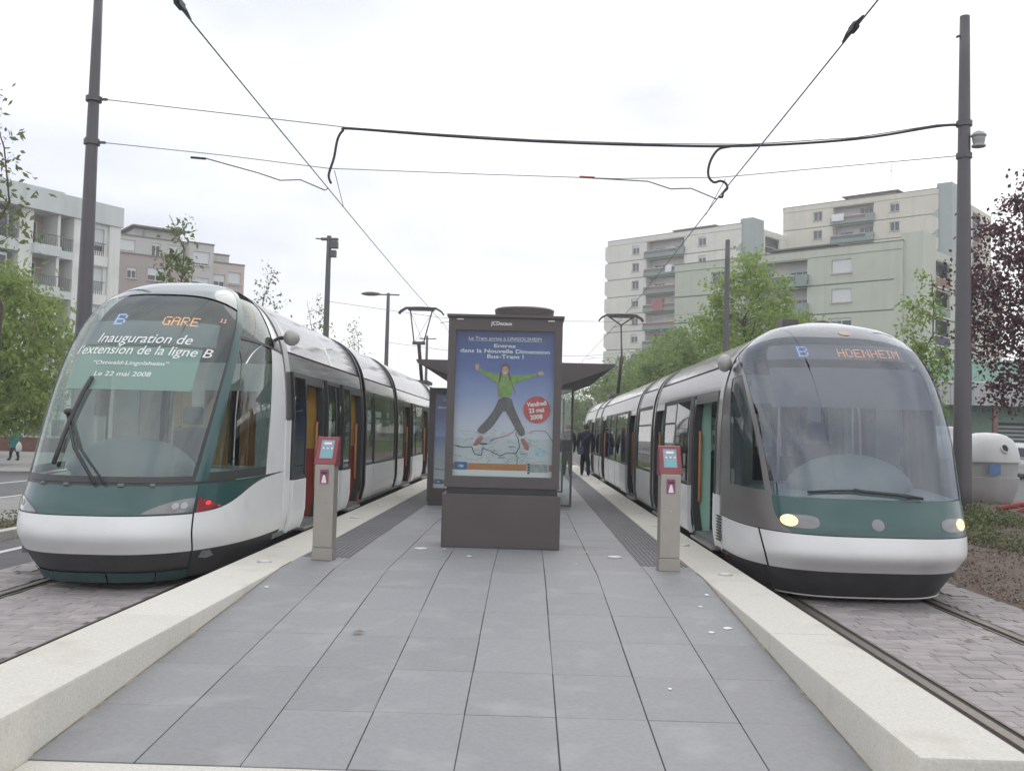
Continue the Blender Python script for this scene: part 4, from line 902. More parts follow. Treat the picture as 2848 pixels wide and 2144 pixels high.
def wire(name, pts, r, m, label, cat='wire', group=None):
    if name in ('feeder_cable', 'feeder_drop'):
        q = [Vector(p_) for p_ in pts]; out = []
        for i in range(len(q)-1):
            a_, b_, c_, d_ = q[max(i-1, 0)], q[i], q[i+1], q[min(i+2, len(q)-1)]
            for k in range(6):
                t = k/6; out.append(.5*((2*b_)+(c_-a_)*t+(2*a_-5*b_+4*c_-d_)*t*t+(3*b_-a_-3*c_+d_)*t**3))
        pts = out+[q[-1]]
    return tag(obj(name, MB().tube(pts, r, 6), m, smooth=True), label, cat, group)
def sag(a, b, s, n=14): return [Vector(a).lerp(Vector(b), k/n)-Vector((0, 0, s*4*(k/n)*(1-k/n))) for k in range(n+1)]
wire('contact_wire', sag((-4.08, -6, WZ+.1), (-4.08, 19.9, WZ), .05)+sag((-4.08, 19.9, WZ), (-3.84, 44.8, WZ), .06)[1:]+[(-4.2, 64, WZ), (-4.0, 89, WZ)], .010, 'wire', 'contact wire above the left tram')
wire('contact_wire', sag((3.63, -6, WZ+.1), (3.64, 20.1, WZ), .05)+sag((3.64, 20.1, WZ), (3.66, 43.4, WZ), .06)[1:]+[(3.4, 64, WZ), (3.6, 89, WZ)], .010, 'wire', 'contact wire above the right tram')
for x, y, l in ((-4.08, 11.45, 'dark insulator on the left contact wire near the upper left corner'), (3.63, 11.75, 'dark insulator on the right contact wire near the top')):
    t_ = thing('section_insulator', l, 'insulator', (x, y, WZ)); obj('insulator_body', MB().tube([(x, y-.45, WZ+.01), (x, y-.3, WZ+.01), (x, y-.2, WZ+.02), (x, y+.1, WZ+.02), (x, y+.3, WZ)], [.012, .024, .036, .03, .012], 8), 'cable', t_, smooth=True)
    obj('clamp', MB().box(x-.03, x+.04, y-.2, y+.0, WZ-.02, WZ+.05), 'cable', t_)
def span(pts, r, label, m='wire', name='span_wire', group=None): return wire(name, pts, r, m, label)
Y = 20.0
pl, pr = (-8.7, Y), (8.35, Y)
low = [(-8.6, Y, 5.56+CAMZ), (-6.2, Y, 5.36+CAMZ), (-4.08, Y, 5.14+CAMZ), (-1.0, Y, 5.09+CAMZ), (1.6, Y, 5.06+CAMZ), (3.64, Y, 5.13+CAMZ), (8.3, Y, 5.66+CAMZ)]
span(low, .009, 'lower span wire crossing between the two near masts', 'wire_light')
up = [(-8.6, Y, 6.43+CAMZ), (-3.75, Y, 5.97+CAMZ), (-2, Y, 5.88+CAMZ), (0, Y, 5.80+CAMZ), (2.2, Y, 5.77+CAMZ), (4.2, Y, 5.80+CAMZ), (6.3, Y, 5.98+CAMZ), (7.9, Y, 6.27+CAMZ), (8.35, Y, 6.30+CAMZ)]
span(up, .009, 'upper span wire from the left mast carrying the feeder cable', 'wire')
wire('feeder_cable', [(-4.0, 19.9, 4.82+CAMZ), (-4.06, 19.95, 5.0+CAMZ), (-3.98, Y, 5.35+CAMZ), (-3.92, Y, 5.72+CAMZ), (-3.82, Y, 5.90+CAMZ), (-3.66, Y, 5.945+CAMZ)]+[(x, y, z-.03) for x, y, z in up[2:]], .025, 'cable', 'thick black feeder cable slung between the wires and the right mast', 'cable')
wire('feeder_drop', [(3.85, Y, 5.75+CAMZ), (3.62, Y, 5.69+CAMZ), (3.48, Y, 5.50+CAMZ), (3.42, Y, 5.28+CAMZ), (3.44, Y, 5.12+CAMZ), (3.54, Y, 5.03+CAMZ), (3.66, Y, 5.06+CAMZ), (3.76, Y, 5.02+CAMZ), (3.80, Y, 4.92+CAMZ), (3.72, Y, 4.83+CAMZ), (3.70, Y, 4.74+CAMZ), (3.64, Y+.05, 4.76+CAMZ)], .024, 'cable', 'black looped cable dropping to the right contact wire', 'cable')
for sgn, cx, l1, l2, l3 in ((1, -4.08, 'bent steady arm pulling the left contact wire', 'dark insulator on the left steady arm wire', 'short dropper wire behind the left cable drop'), (1, 3.64, 'bent steady arm pulling the right contact wire', 'reddish insulator on the right steady arm wire', 'short dropper wire behind the right cable loop')):
    wire('steady_arm', [(cx-2.5, Y, 5.30+CAMZ if cx < 0 else 5.06+CAMZ), (cx-1.4, Y, 5.02+CAMZ), (cx-.95, Y, 4.88+CAMZ), (cx-.55, Y, 4.90+CAMZ), (cx-.05, Y, 4.70+CAMZ), (cx, Y, 4.74+CAMZ)], .012, 'wire', l1, 'arm', 'steady arms of the overhead line')
    wire('wire_insulator', [(cx-2.75, Y, (5.30 if cx < 0 else 5.08)+CAMZ), (cx-2.45, Y, (5.28 if cx < 0 else 5.07)+CAMZ)], .024, 'cable' if cx < 0 else 'insul_red', l2, 'insulator')
    wire('dropper_wire', [(cx+.12, Y, 5.10+CAMZ), (cx+.02, Y+1.6, 4.74+CAMZ)], .007, 'wire', l3)
for k, (yy, z0, z1, l) in enumerate(((44.8, 5.3, 5.0, 'second span wire, meeting the left mast with camera gear'), (64, 5.2, 4.95, 'third span wire, behind the left pantograph'), (89, 5.2, 4.95, 'farthest span wire across both tracks'))):
    span([(-9, yy, z0+CAMZ+.3), (-4, yy, z1+CAMZ), (0, yy, z1+CAMZ-.05), (3.6, yy, z1+CAMZ), (8.3, yy, z0+CAMZ+.3)], .010+.003*k, l, 'wire_light')
    for cx, s_ in ((-4, 'left'), (3.6, 'right')): wire('steady_arm', [(cx+1.6, yy, z1+CAMZ-.06), (cx+.6, yy, WZ+.12), (cx, yy, WZ)], .012, 'wire', f'{("second", "third", "farthest")[k]} steady arm along the {s_} contact wire', 'arm')

# ---------------------------------------------------------------- people
def person(label, loc, rz, h, joints, mats_z, hair, pose=None):
    """one skinned body; materials by height: list of (z fraction upper limit, material)"""
    t = thing('person', label, 'person', loc, rz, None, world=False)
    names, co, rad, edges = [], [], [], []
    for n, (p, r, par) in joints.items():
        names.append(n); co.append(tuple(c*h for c in p)); rad.append(r*h)
        if par: edges.append((names.index(par), len(names)-1))
    me = bpy.data.meshes.new('body'); me.from_pydata(co, edges, []); o = bpy.data.objects.new('body', me); COL.objects.link(o)
    bpy.context.view_layer.objects.active = o
    o.modifiers.new('skin', 'SKIN'); sk = me.skin_vertices[0].data if me.skin_vertices else None
    if sk is None:
        o.select_set(True); bpy.ops.mesh.customdata_skin_add() ; sk = me.skin_vertices[0].data
    for i, r in enumerate(rad): sk[i].radius = (r, r*(.78 if names[i] in ('chest', 'waist', 'hip', 'shoulder') else 1)); sk[i].use_root = (i == 0)
    ss = o.modifiers.new('sub', 'SUBSURF'); ss.levels = 2; ss.render_levels = 2
    bpy.context.view_layer.update(); dg = bpy.context.evaluated_depsgraph_get(); nm = bpy.data.meshes.new_from_object(o.evaluated_get(dg)); bpy.data.objects.remove(o)
    nm.name = 'body'; nm.materials.clear(); mm = []
    for _, m_ in mats_z:
        if m_ not in mm: mm.append(m_); nm.materials.append(M[m_])
    for p in nm.polygons:
        z = p.center.z/h; p.use_smooth = True
        for lim, m_ in mats_z:
            if z < lim: p.material_index = mm.index(m_); break
    for p in nm.polygons:      # bare hands
        if abs(p.center.x)/h > .105 and .36 < p.center.z/h < .455 and 'skin' in mm: p.material_index = mm.index('skin')
    link('body', nm, t)
    hm = egg((0, .012*h, .942*h), .052*h, .060*h, .062*h, 16, 10); obj('hair', hm, hair, t, smooth=True)
    for sx in (-1, 1):
        obj('shoe', egg((joints['toe'+('L' if sx < 0 else 'R')][0][0]*h, joints['toe'+('L' if sx < 0 else 'R')][0][1]*h-.02*h, .022*h), .028*h, .075*h, .022*h, 12, 8), 'shoe', t, smooth=True)
    return t
def body(arm=0.0, step=.05, wide=1.0):
    J = {'hip': ((0, 0, .52), .088*wide, None), 'waist': ((0, 0, .60), .085*wide, 'hip'), 'chest': ((0, 0, .72), .098*wide, 'waist'), 'shoulder': ((0, 0, .80), .075*wide, 'chest'), 'neck': ((0, .005, .855), .034, 'shoulder'),
         'jaw': ((0, .012, .895), .046, 'neck'), 'head': ((0, .008, .955), .052, 'jaw')}
    for s_, n in ((-1, 'L'), (1, 'R')):
        f = step*(1 if n == 'L' else -1)
        J['sh'+n] = ((s_*.105*wide, 0, .795), .045*wide, 'shoulder'); J['el'+n] = ((s_*.135*wide, -.02+arm*.04, .63), .034*wide, 'sh'+n); J['wr'+n] = ((s_*.130*wide, .03+arm*.12, .49+arm*.04), .024, 'el'+n); J['ha'+n] = ((s_*.125*wide, .045+arm*.15, .44+arm*.05), .021, 'wr'+n); J['fi'+n] = ((s_*.120*wide, .05+arm*.16, .395+arm*.06), .012, 'ha'+n)
        J['kn'+n] = ((s_*.055, f*.5+.015, .28), .050, 'hip') ; J['an'+n] = ((s_*.058, f, .055), .034, 'kn'+n); J['toe'+n] = ((s_*.062, f+.06, .022), .022, 'an'+n)
    return J
man1 = person('man in a dark jacket with a shoulder bag walking away beside the right tram', (2.0, 35.4, PZ), 0, 1.76, body(.1, .05, 1.12), [(.03, 'shoe'), (.44, 'cloth_dark'), (.868, 'cloth_navy'), (2, 'skin')], 'hair_brown')
man2 = person('man in grey clothes walking away, half hidden behind the shelter glass', (1.36, 34.8, PZ), 0, 1.75, body(.7, .06, 1.05), [(.03, 'shoe'), (.47, 'cloth_grey'), (.865, 'cloth_dark'), (2, 'skin')], 'hair_red')
wom = person('woman in a long green coat walking on the far left pavement', (-21.4, 42.5, -.01), R(70), 1.52, body(.2, .09, 1.15), [(.03, 'shoe'), (.38, 'cloth_navy'), (.865, 'coat_green'), (2, 'skin')], 'hair_grey')
wp_ = MB(); rows = [[(.115*k_*math.cos(a), .10*k_*math.sin(a), z) for a in [2*math.pi*i/20 for i in range(20)]] for z, k_ in ((.52, 1.28), (.60, 1.28), (.75, 1.2), (.95, 1.1), (1.1, 1.15))]
wp_.grid(rows, True); cc = obj('coat_skirt', wp_, 'coat_green', wom, smooth=True)
cc.data.transform(Matrix.Diagonal((1.5, 1.5, 1.0, 1)))
bgt = thing('shoulder_bag', 'grey blue shoulder bag hanging on the back of the walking man', 'bag', (1.86, 35.2, PZ+.82)); obj('pouch', MB().box(1.72, 1.92, 35.14, 35.24, PZ+.72, PZ+.98), 'bag_blue', bgt, bevel=.03); obj('strap', MB().tube([(1.78, 35.2, PZ+.96), (1.9, 35.25, PZ+1.2), (2.10, 35.27, PZ+1.43)], .018), 'bag_blue', bgt)
sb = thing('carrier_bag', 'white carrier bag held by the woman in green', 'bag', (-21.1, 42.3, .35)); obj('sack', MB().lathe([(.05, 0), (.10, .03), (.11, .2), (.07, .33), (.03, .38)], (-21.10, 42.25, .36), 14, 1.2, .6), 'bag_white', sb, smooth=True); obj('handles', MB().tube([(-21.1, 42.25, .72), (-21.13, 42.3, .84)], .012), 'bag_white', sb)
# ---------------------------------------------------------------- buildings
def wall_holes(W0, W1, z0, z1, holes, depth, y=0.0, back=True):
    """wall panel in the plane y, facing -y, with real openings and reveals"""
    xs = sorted({W0, W1, *[v for h in holes for v in h[:2]]}); zs = sorted({z0, z1, *[v for h in holes for v in h[2:]]}); m = MB()
    for a, b in zip(xs[:-1], xs[1:]):
        for c, d in zip(zs[:-1], zs[1:]):
            if not any(h[0] <= a and b <= h[1] and h[2] <= c and d <= h[3] for h in holes): m.quad((a, y, c), (b, y, c), (b, y, d), (a, y, d))
    for a, b, c, d in holes:
        m.quad((a, y, c), (a, y, d), (a, y+depth, d), (a, y+depth, c)); m.quad((b, y, c), (b, y+depth, c), (b, y+depth, d), (b, y, d)); m.quad((a, y, d), (b, y, d), (b, y+depth, d), (a, y+depth, d)); m.quad((a, y, c), (a, y+depth, c), (b, y+depth, c), (b, y, c))
    m.quad((W0, y, z0), (W0, y+depth, z0), (W0, y+depth, z1), (W0, y, z1)); m.quad((W1, y, z0), (W1, y, z1), (W1, y+depth, z1), (W1, y+depth, z0)); m.quad((W0, y, z1), (W0, y+depth, z1), (W1, y+depth, z1), (W1, y, z1)); m.quad((W0, y, z0), (W1, y, z0), (W1, y+depth, z0), (W0, y+depth, z0))
    return m
ID = lambda x, y, z: (x, y, z)
def window(parent, a, b, c, d, y, shut=0.0, xf=ID, panes=2, sill=True):
    f = .07; fr = MB().box(a, a+f, y, y+.06, c, d).box(b-f, b, y, y+.06, c, d).box(a+f, b-f, y, y+.06, c, c+f).box(a+f, b-f, y, y+.06, d-f, d)
    for k in range(1, panes): x = a+(b-a)*k/panes; fr.box(x-f/2, x+f/2, y, y+.06, c+f, d-f)
    o = obj('window', fr.xf(xf), 'frame_white', parent)
    sub(o, 'pane', MB().quad((a, y+.05, c), (b, y+.05, c), (b, y+.05, d), (a, y+.05, d)).xf(xf), 'pane_dark')
    if shut > 0:
        z = d-(d-c)*shut; sh = MB(); n = max(2, int((d-z)/.12))
        sh.box(a+.02, b-.02, y-.04, y-.02, z, d)
        sub(o, 'shutter', sh.xf(xf), 'shutter')
    if sill: sub(o, 'sill', MB().box(a-.08, b+.08, y-.30, y+.02, c-.09, c-.005).xf(xf), 'wall_grey')
    return o
def tower(label, loc, rz, W, H, n, wallm, wallm2, pil, side_len, pent, group=None, st=2.78, x_w1=5.5, bal=(7.5, 14.6), x_w2=17.7, ww=1.35, seed=1, low_shut=.3, side_bal=False, notch=True):
    rr = random.Random(seed); T = thing('apartment_building', label, 'building', loc, rz, group, world=False)
    obj('core', MB().box(.3, W-.3, 1.65, side_len-.2, 0, H-.35), 'wall_cream', T)
    for k in range(n):
        z1 = H-.75-k*st; z0 = z1-st+.13
        if z1 < 1: break
        z0 = max(z0, .0)
        if z0 > z1-1.6: continue
        wb = .95; wt = 2.05
        hs = [(x_w1-ww/2, x_w1+ww/2, z0+wb, z0+wt+.2), (x_w2-ww/2, x_w2+ww/2, z0+wb, z0+wt+.2), (bal[0], bal[1], z0+.12, z1-.08)]
        lx = 0.0 + (.0)
        p = obj('storey_panel', wall_holes(lx, W, z0, z1, hs, .24), wallm if k > -1 else wallm2, T)
        obj('groove_strip', MB().box(.0, W-.02, .05, .23, z1+.002, z1+.128), 'groove_green', T)
        if notch:   # cut corner at the left end of each storey
            sub(p, 'panel_nose', MB().prism([(-.55, z0+.55), (-.55, z1-.1), (-.0, z1), (0, z0)], 'y', .01, 1.5), wallm)
        for x in (x_w1, x_w2): window(T, x-ww/2, x+ww/2, z0+wb, z0+wt+.2, .16, rr.choice((0, 0, .2, low_shut, low_shut)))
        # loggia: back wall, doors, parapet
        yb = 1.5
        obj('loggia_wall', wall_holes(bal[0]-.3, bal[1]+.3, z0, z1, [(bal[0]+.6, bal[0]+2.6, z0+.15, z0+2.3), (bal[1]-2.7, bal[1]-.7, z0+.15, z0+2.3)], .1, yb), 'wall_cream', T)
        window(T, bal[0]+.6, bal[0]+2.6, z0+.15, z0+2.3, yb+.05, rr.choice((0, .25, .3, .8)), panes=3, sill=False); window(T, bal[1]-2.7, bal[1]-.7, z0+.15, z0+2.3, yb+.05, rr.choice((0, .3, .3)), panes=3, sill=False)
        obj('loggia_floor', MB().box(bal[0]-.05, bal[1]+.05, -.42, yb, z0-.02, z0+.10), 'wall_grey', T)
        for x in (bal[0]-.02, bal[1]-.10): obj('loggia_cheek', MB().box(x, x+.12, .05, yb, z0+.1, z1), 'wall_cream', T)
        par = obj('balcony_parapet', MB().box(bal[0]-.1, bal[1]+.1, -.50, -.38, z0-.05, z0+.50), 'parapet', T, bevel=.02)
        sub(par, 'balcony_end', MB().box(bal[1]-1.1, bal[1]+.1, -.505, .0, z0+.5, z0+1.08), 'parapet')
        sub(par, 'balcony_infill', MB().box(bal[0]-.05, bal[1]-1.1, -.47, -.43, z0+.52, z0+1.0), rr.choice(('railing', 'balcony_red', 'parapet', 'railing', 'pane_dark')))
        sub(par, 'handrail', MB().box(bal[0]-.1, bal[1]-1.1, -.50, -.40, z0+1.0, z0+1.07), 'frame_white')
    obj('roof_parapet', MB().box(-.05, W+.02, -.06, .3, H-.73, H), wallm, T, bevel=.03); obj('roof_deck', MB().box(0, W, .3, side_len-.2, H-.5, H-.35), 'roofing', T)
    obj('parapet_trim', MB().box(-.07, W+.03, -.09, .32, H+.002, H+.09), 'roofing', T)
    obj('parapet_side', MB().box(-.05, .25, .3, side_len, 0, H), wallm, T)
    # corner pier with stepped brackets
    obj('corner_pier', MB().box(W-.3, W+1.75, .26, 3.3, 0, H+.75), pil, T, bevel=.03)
    for k in range(n):
        z = H-.75-k*st
        if z < 2: break
        obj('pier_bracket', MB().prism([(W-.9, z-st-.06), (W+.02, z-st+.75), (W+.02, z-st-.55)], 'y', -.015, .28), pil, T)
    # flank to the right of the pier
    fx = W+.7; tf = lambda x, y, z: (fx-y, 3.3+x, z)      # panel coordinates turned on to the flank, facing +x
    for k in range(n):
        z1 = H-.9-k*st; z0 = z1-st+.13
        if z0 < 0: break
        L = side_len-3.3
        bx = (2.2, 6.4)
        hs = [(bx[0], bx[1], z0+.12, z1-.1)] + ([(9.5, 13.5, z0+.12, z1-.1)] if L > 14.5 else [])
        p = obj('flank_panel', wall_holes(0, L, z0, z1, hs, .25).xf(lambda x, y, z: tf(x, y, z)), wallm2, T)
        for h in hs:
            obj('loggia_wall', MB().box(h[0], h[1], 1.2, 1.3, z0, z1).xf(tf), 'wall_cream', T)
            obj('loggia_floor', MB().box(h[0], h[1], -.1, 1.2, z0, z0+.12).xf(tf), 'frame_white', T)
            window(T, h[0]+.7, h[0]+2.4, z0+.2, z0+2.25, 1.12, rr.choice((0, .3, .9)), tf, 2, False)
            q = obj('balcony_parapet', MB().box(h[0], h[1], -.06, .0, z0+.12, z0+.95).xf(tf), rr.choice(('parapet', 'railing', 'dark_seat', 'balcony_red')), T)
            sub(q, 'handrail', MB().box(h[0], h[1], -.09, .03, z0+.97, z0+1.04).xf(tf), 'frame_white')
    obj('flank_core', MB().box(W-.3, W+.7-1.32, 3.2, side_len, 0, H-.4), 'groove_green', T); obj('flank_parapet', MB().box(W-.4, W+.73, 3.3, side_len, H-.88, H-.1), wallm2, T)
    for a, b, c, d, h in pent:
        q = obj('penthouse', MB().box(a, b, c, d, H-.35, H+h), wallm2, T); sub(q, 'penthouse_roof', MB().box(a-.7, b+.7, c-.7, d+.7, H+h, H+h+.16), 'roofing')
        sub(q, 'roof_vent', MB().box(a+(b-a)*.4, a+(b-a)*.4+.7, c-.05, c-.01, H+h-.9, H+h-.5), 'pane_dark')
    return T
tC = tower('pale green apartment block with white shutters, nearest behind the right tram', (15.3, 109, 0), R(-42), 24.5, 20.0, 7, 'wall_green', 'wall_green', 'wall_green', 25, [(9.0, 15.0, 6, 11, 1.4)], ww=2.0, x_w2=18.7, bal=(8.3, 15.3), seed=3, low_shut=.95, notch=False)
tD = tower('cream tower block with stacked balconies rising left behind the green block', (12.1, 163, 0), R(-42.8), 24.3, 32.6, 11, 'wall_cream', 'wall_cream', 'teal', 22, [(10.0, 16.5, 5, 10, 1.3)], seed=5)
tE = tower('yellowish tower block, tallest, behind the green block near the right mast', (38.0, 155, 0), R(-39.8), 22.9, 36.8, 13, 'wall_yellow', 'wall_yellow', 'teal', 22, [(8.5, 15.5, 4, 9, 1.3)], seed=8, x_w2=16.9, bal=(7.75, 14.0), notch=False)
obj('aerial', MB().tube([(14.5, 5, 38.0), (14.5, 5, 42.5)], .05, 6).tube([(14.2, 5, 41.5), (14.8, 5, 41.5)], .04, 6), 'wire_light', tE)
for T, x, z0, w_, h_, m, nm in ((tD, 11.6, 32.6-.75-2.78+.13+.2-2.78, 1.2, 1.1, 'laundry_white', 'white laundry over a balcony of the cream tower'), (tD, 9.4, 32.6-.75-3*2.78-2.78+.1, 1.9, 1.9, 'laundry_red', 'red cloth hung over a balcony of the cream tower'), (tE, 7.9, 36.8-.75-2.78+.5, 1.9, 1.1, 'laundry_white', 'white laundry over the top balcony of the yellowish tower')):
    p = T.matrix_basis @ Vector((x, -.55, z0))
    l = thing('laundry', nm, 'laundry', p, T.rotation_euler.z, 'laundry on balconies', world=False)
    rows = [[(w_*i/8, -.03-.03*math.sin(i*1.7)-.02*j, h_*(1-j/5)) for i in range(9)] for j in range(6)]; obj('cloth', MB().grid(rows), m, l, smooth=True); obj('peg_line', MB().tube([(-.1, 0, h_), (w_+.1, 0, h_)], .02), 'wire', l)

# ---- left: white block with loggias, facing the street
A = thing('apartment_building', 'white apartment block with loggias and flower box behind the left mast', 'building', (-33.8, 64.8, 0), R(59.7), world=False)
HA = 17.0; st = 2.72
obj('core', MB().box(-14, 8.1, 1.75, 14, 0, HA-.9), 'wall_white', A)
for x0, x1, yy, z0, z1 in ((-14, 3.64, -.55, HA-1.5, HA), (3.645, 8.62, -.25, HA-1.45, HA-.02)): obj('roof_parapet', MB().box(x0, x1, yy, 1.8, z0, z1), 'wall_blueg', A, bevel=.03)
piers = ((-14, -13), (-8, -7.2), (-3.6, -2.8), (.75, 1.75), (3.5, 3.72), (4.75, 5.55), (7.6, 8.5))
for a, b in piers: obj('pier', MB().box(a, b, -.12, 1.75, 0, HA-1.4), 'wall_white', A, bevel=.02)
rr = random.Random(4)
for k in range(6):
    z1 = HA-1.42-k*st; z0 = z1-st
    if z0 < -.5: z0 = 0
    # window bay at the far end
    hs = [(5.95, 7.35, z0+.75, z0+2.35)]
    obj('storey_panel', wall_holes(5.56, 7.59, z0+.02, z1-.02, hs, .35, .10), 'wall_white', A)
    w_ = window(A, 5.95, 7.35, z0+.75, z0+2.35, .28, (.75, .95, .3, .6, .95, .5)[k], panes=2, sill=False)
    obj('floor_band', MB().box(5.56, 7.59, -.06, .10, z0-.28, z0+.42), 'wall_white', A, bevel=.01)
    rl = obj('window_guard', MB().box(5.9, 7.4, -.04, .0, z0+1.30, z0+1.35), 'railing', A)
    sub(rl, 'bars', (lambda m: [m.box(5.92+.16*i, 5.95+.16*i, -.04, 0, z0+.45, z0+1.3) for i in range(9)] and m)(MB()), 'railing')
    # narrow and wide loggias
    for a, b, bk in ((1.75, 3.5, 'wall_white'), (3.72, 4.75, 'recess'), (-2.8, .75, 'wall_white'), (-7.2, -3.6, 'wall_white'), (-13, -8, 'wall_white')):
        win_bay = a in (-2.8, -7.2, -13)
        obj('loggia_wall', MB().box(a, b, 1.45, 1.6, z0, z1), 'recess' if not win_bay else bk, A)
        window(A, a+(b-a)*.2, a+(b-a)*.2+min(1.5, (b-a)*.5), z0+.1, z0+2.2, 1.38, rr.choice((0, 0, .4)), panes=1, sill=False) if not win_bay else window(A, a+.3, b-.5, z0+.4, z0+2.3, .3, .1, panes=3, sill=False)
        yf = -.50 if a == 1.75 else -.10
        obj('loggia_floor', MB().box(a, b, yf, 1.5, z0-.22, z0+(.55 if a != 3.72 else .30)) if a != 1.75 else MB().box(a-.12, b+.1, yf, 1.5, z0-.22, z0+.45), 'wall_blueg', A)
        rl = obj('loggia_railing', MB().box(a, b, yf, yf+.05, z0+1.12, z0+1.17), 'railing', A)
        sub(rl, 'bars', (lambda m: [m.box(a+.14*i, a+.14*i+.03, yf+.01, yf+.04, z0+.4, z0+1.12) for i in range(int((b-a)/.14))] and m)(MB()), 'railing')
fbz = HA-1.42-2*st-st+.55
fb = thing('flower_box', 'window box of red flowers on the white block at the left', 'flower box', A.matrix_basis @ Vector((6.65, -.15, fbz)), R(59.7), world=False)
obj('trough', MB().box(-.75, .75, -.14, .10, 0, .18), 'brickwall', fb, bevel=.02)
fm = MB()
for i in range(90):
    x, y, z = rr.uniform(-.75, .75), rr.uniform(-.22, .1), rr.uniform(.15, .45); s = .06; fm.quad((x-s, y, z-s), (x+s, y-s*.5, z-s), (x+s, y, z+s), (x-s, y+s*.5, z+s))
tag(obj('blossoms', fm, 'flower_red', fb), kind='stuff')
# low garden wall in front of it
gw = thing('garden_wall', 'low brick wall at the back of the left pavement', 'wall', (-30, 57, 0)); obj('wall_course', MB().box(-60, -24.0, 55.0, 55.4, -.05, .75), 'brickwall', gw); obj('coping', MB().box(-60, -23.95, 54.95, 55.45, .752, .84), 'wall_grey', gw)
# ---- left: stepped mauve and grey blocks farther back
B = thing('apartment_building', 'mauve and grey stepped apartment block behind the left tram roof', 'building', (-41.2, 100, 0), R(37.3), world=False)
def blk(nm, a, b, y0, y1, z0, z1, m, wins=()):
    p = obj(nm, wall_holes(a, b, z0, z1, [(w0, w1, c, d) for w0, w1, c, d, _ in wins], .25, y0), m, B); sub(p, 'wall_body', MB().box(a+.02, b-.02, y0+.26, y1, z0, z1-.02), m)
    for w0, w1, c, d, s_ in wins: window(B, w0, w1, c, d, y0+.15, s_)
    sub(p, 'coping', MB().box(a-.05, b+.05, y0-.08, y1, z1+.002, z1+.14), 'roofing')
def ws(xs, tops, wd, hh, s_): return [(x-wd/2, x+wd/2, z-hh, z, s_) for x in xs for z in tops]
blk('mauve_wall', -.6, 7.2, 0, 9, 0, 18.5, 'wall_mauve', ws((4.0,), (17.4, 14.6, 11.8), 1.7, 1.3, .6)+ws((1.6,), (17.2, 14.4), .9, 1.1, .3))
blk('attic_wall', -.6, 7.18, 1.0, 9, 18.52, 20.5, 'wall_grey', ws((1.3, 6.2), (20.1,), 1.6, 1.2, .9)+ws((4.2,), (20.1,), .9, 1.4, .2))
blk('penthouse', 2.4, 7.1, 2.5, 8, 20.66, 21.6, 'wall_grey', ws((3.3,), (21.35,), .35, .5, 0))
obj('penthouse_roof', MB().box(2.0, 7.5, 1.8, 8.5, 21.75, 21.9), 'roofing', B)
blk('grey_wall', 7.22, 9.8, -.2, 9, 0, 20.4, 'wall_grey', ws((8.5,), (19.6, 16.9, 14.1), 1.7, 1.4, .85))
blk('upper_block', 9.85, 11.9, 1.0, 9, 18.85, 19.7, 'wall_grey')
blk('pink_wall', 9.82, 13.3, .1, 9, 0, 18.7, 'wall_pink', ws((12.2,), (17.9, 15.1), 1.4, 1.3, .9)+ws((10.6,), (17.5, 14.7), 1.2, 1.5, .5))
# ---- right: low shop
S = thing('shop_building', 'low mint green shop with white ribbed canopy behind the right mast', 'shop', (18.5, 60, 0), R(-3), world=False)
obj('wall', wall_holes(0, 40, 0, 3.95, [(.5, 4.2, .3, 3.2), (8.6, 10.6, .2, 3.0), (17, 22, .2, 3.2)], .3), 'shop_wall', S)
obj('upper_wall', MB().box(1.2, 40, 1.5, 12, 3.95, 6.6), 'shop_mint', S); obj('parapet_trim', MB().box(1.1, 40.1, 1.4, 12, 6.602, 6.72), 'frame_white', S); obj('body', MB().box(.1, 39.9, .4, 12, 0, 3.94), 'shop_dark', S)
fa = obj('canopy_fascia', MB().box(-.6, 40, -1.6, -1.5, 3.9, 5.15), 'shop_fascia', S); obj('canopy_soffit', MB().box(-.6, 40, -1.49, .0, 3.96, 4.06), 'shop_dark', S); sub(fa, 'fascia_cap', MB().box(-.65, 40, -1.65, -1.0, 5.152, 5.25), 'frame_white')
for i in range(70): sub(fa, 'fascia_rib', MB().box(-.5+i*.42, -.40+i*.42, -1.64, -1.602, 3.93, 5.13), 'shop_fascia')
for x in (4.6, 7.9, 12.5, 16): obj('column', MB().box(x, x+.25, -1.2, -.95, 0, 3.95), 'balcony_red', S)
lv = obj('louvre', MB().box(8.6, 10.6, .2, .25, .2, 3.0), 'shop_dark', S)
for i in range(11): sub(lv, 'louvre_slat', MB().box(8.65, 10.55, .12, .19, .4+i*.23, .52+i*.23), 'shop_fascia')
obj('shop_window', MB().box(.5, 4.2, .2, .22, .3, 3.2), 'pane_dark', S); obj('shop_window', MB().box(17, 22, .2, .22, .2, 3.2), 'pane_dark', S)
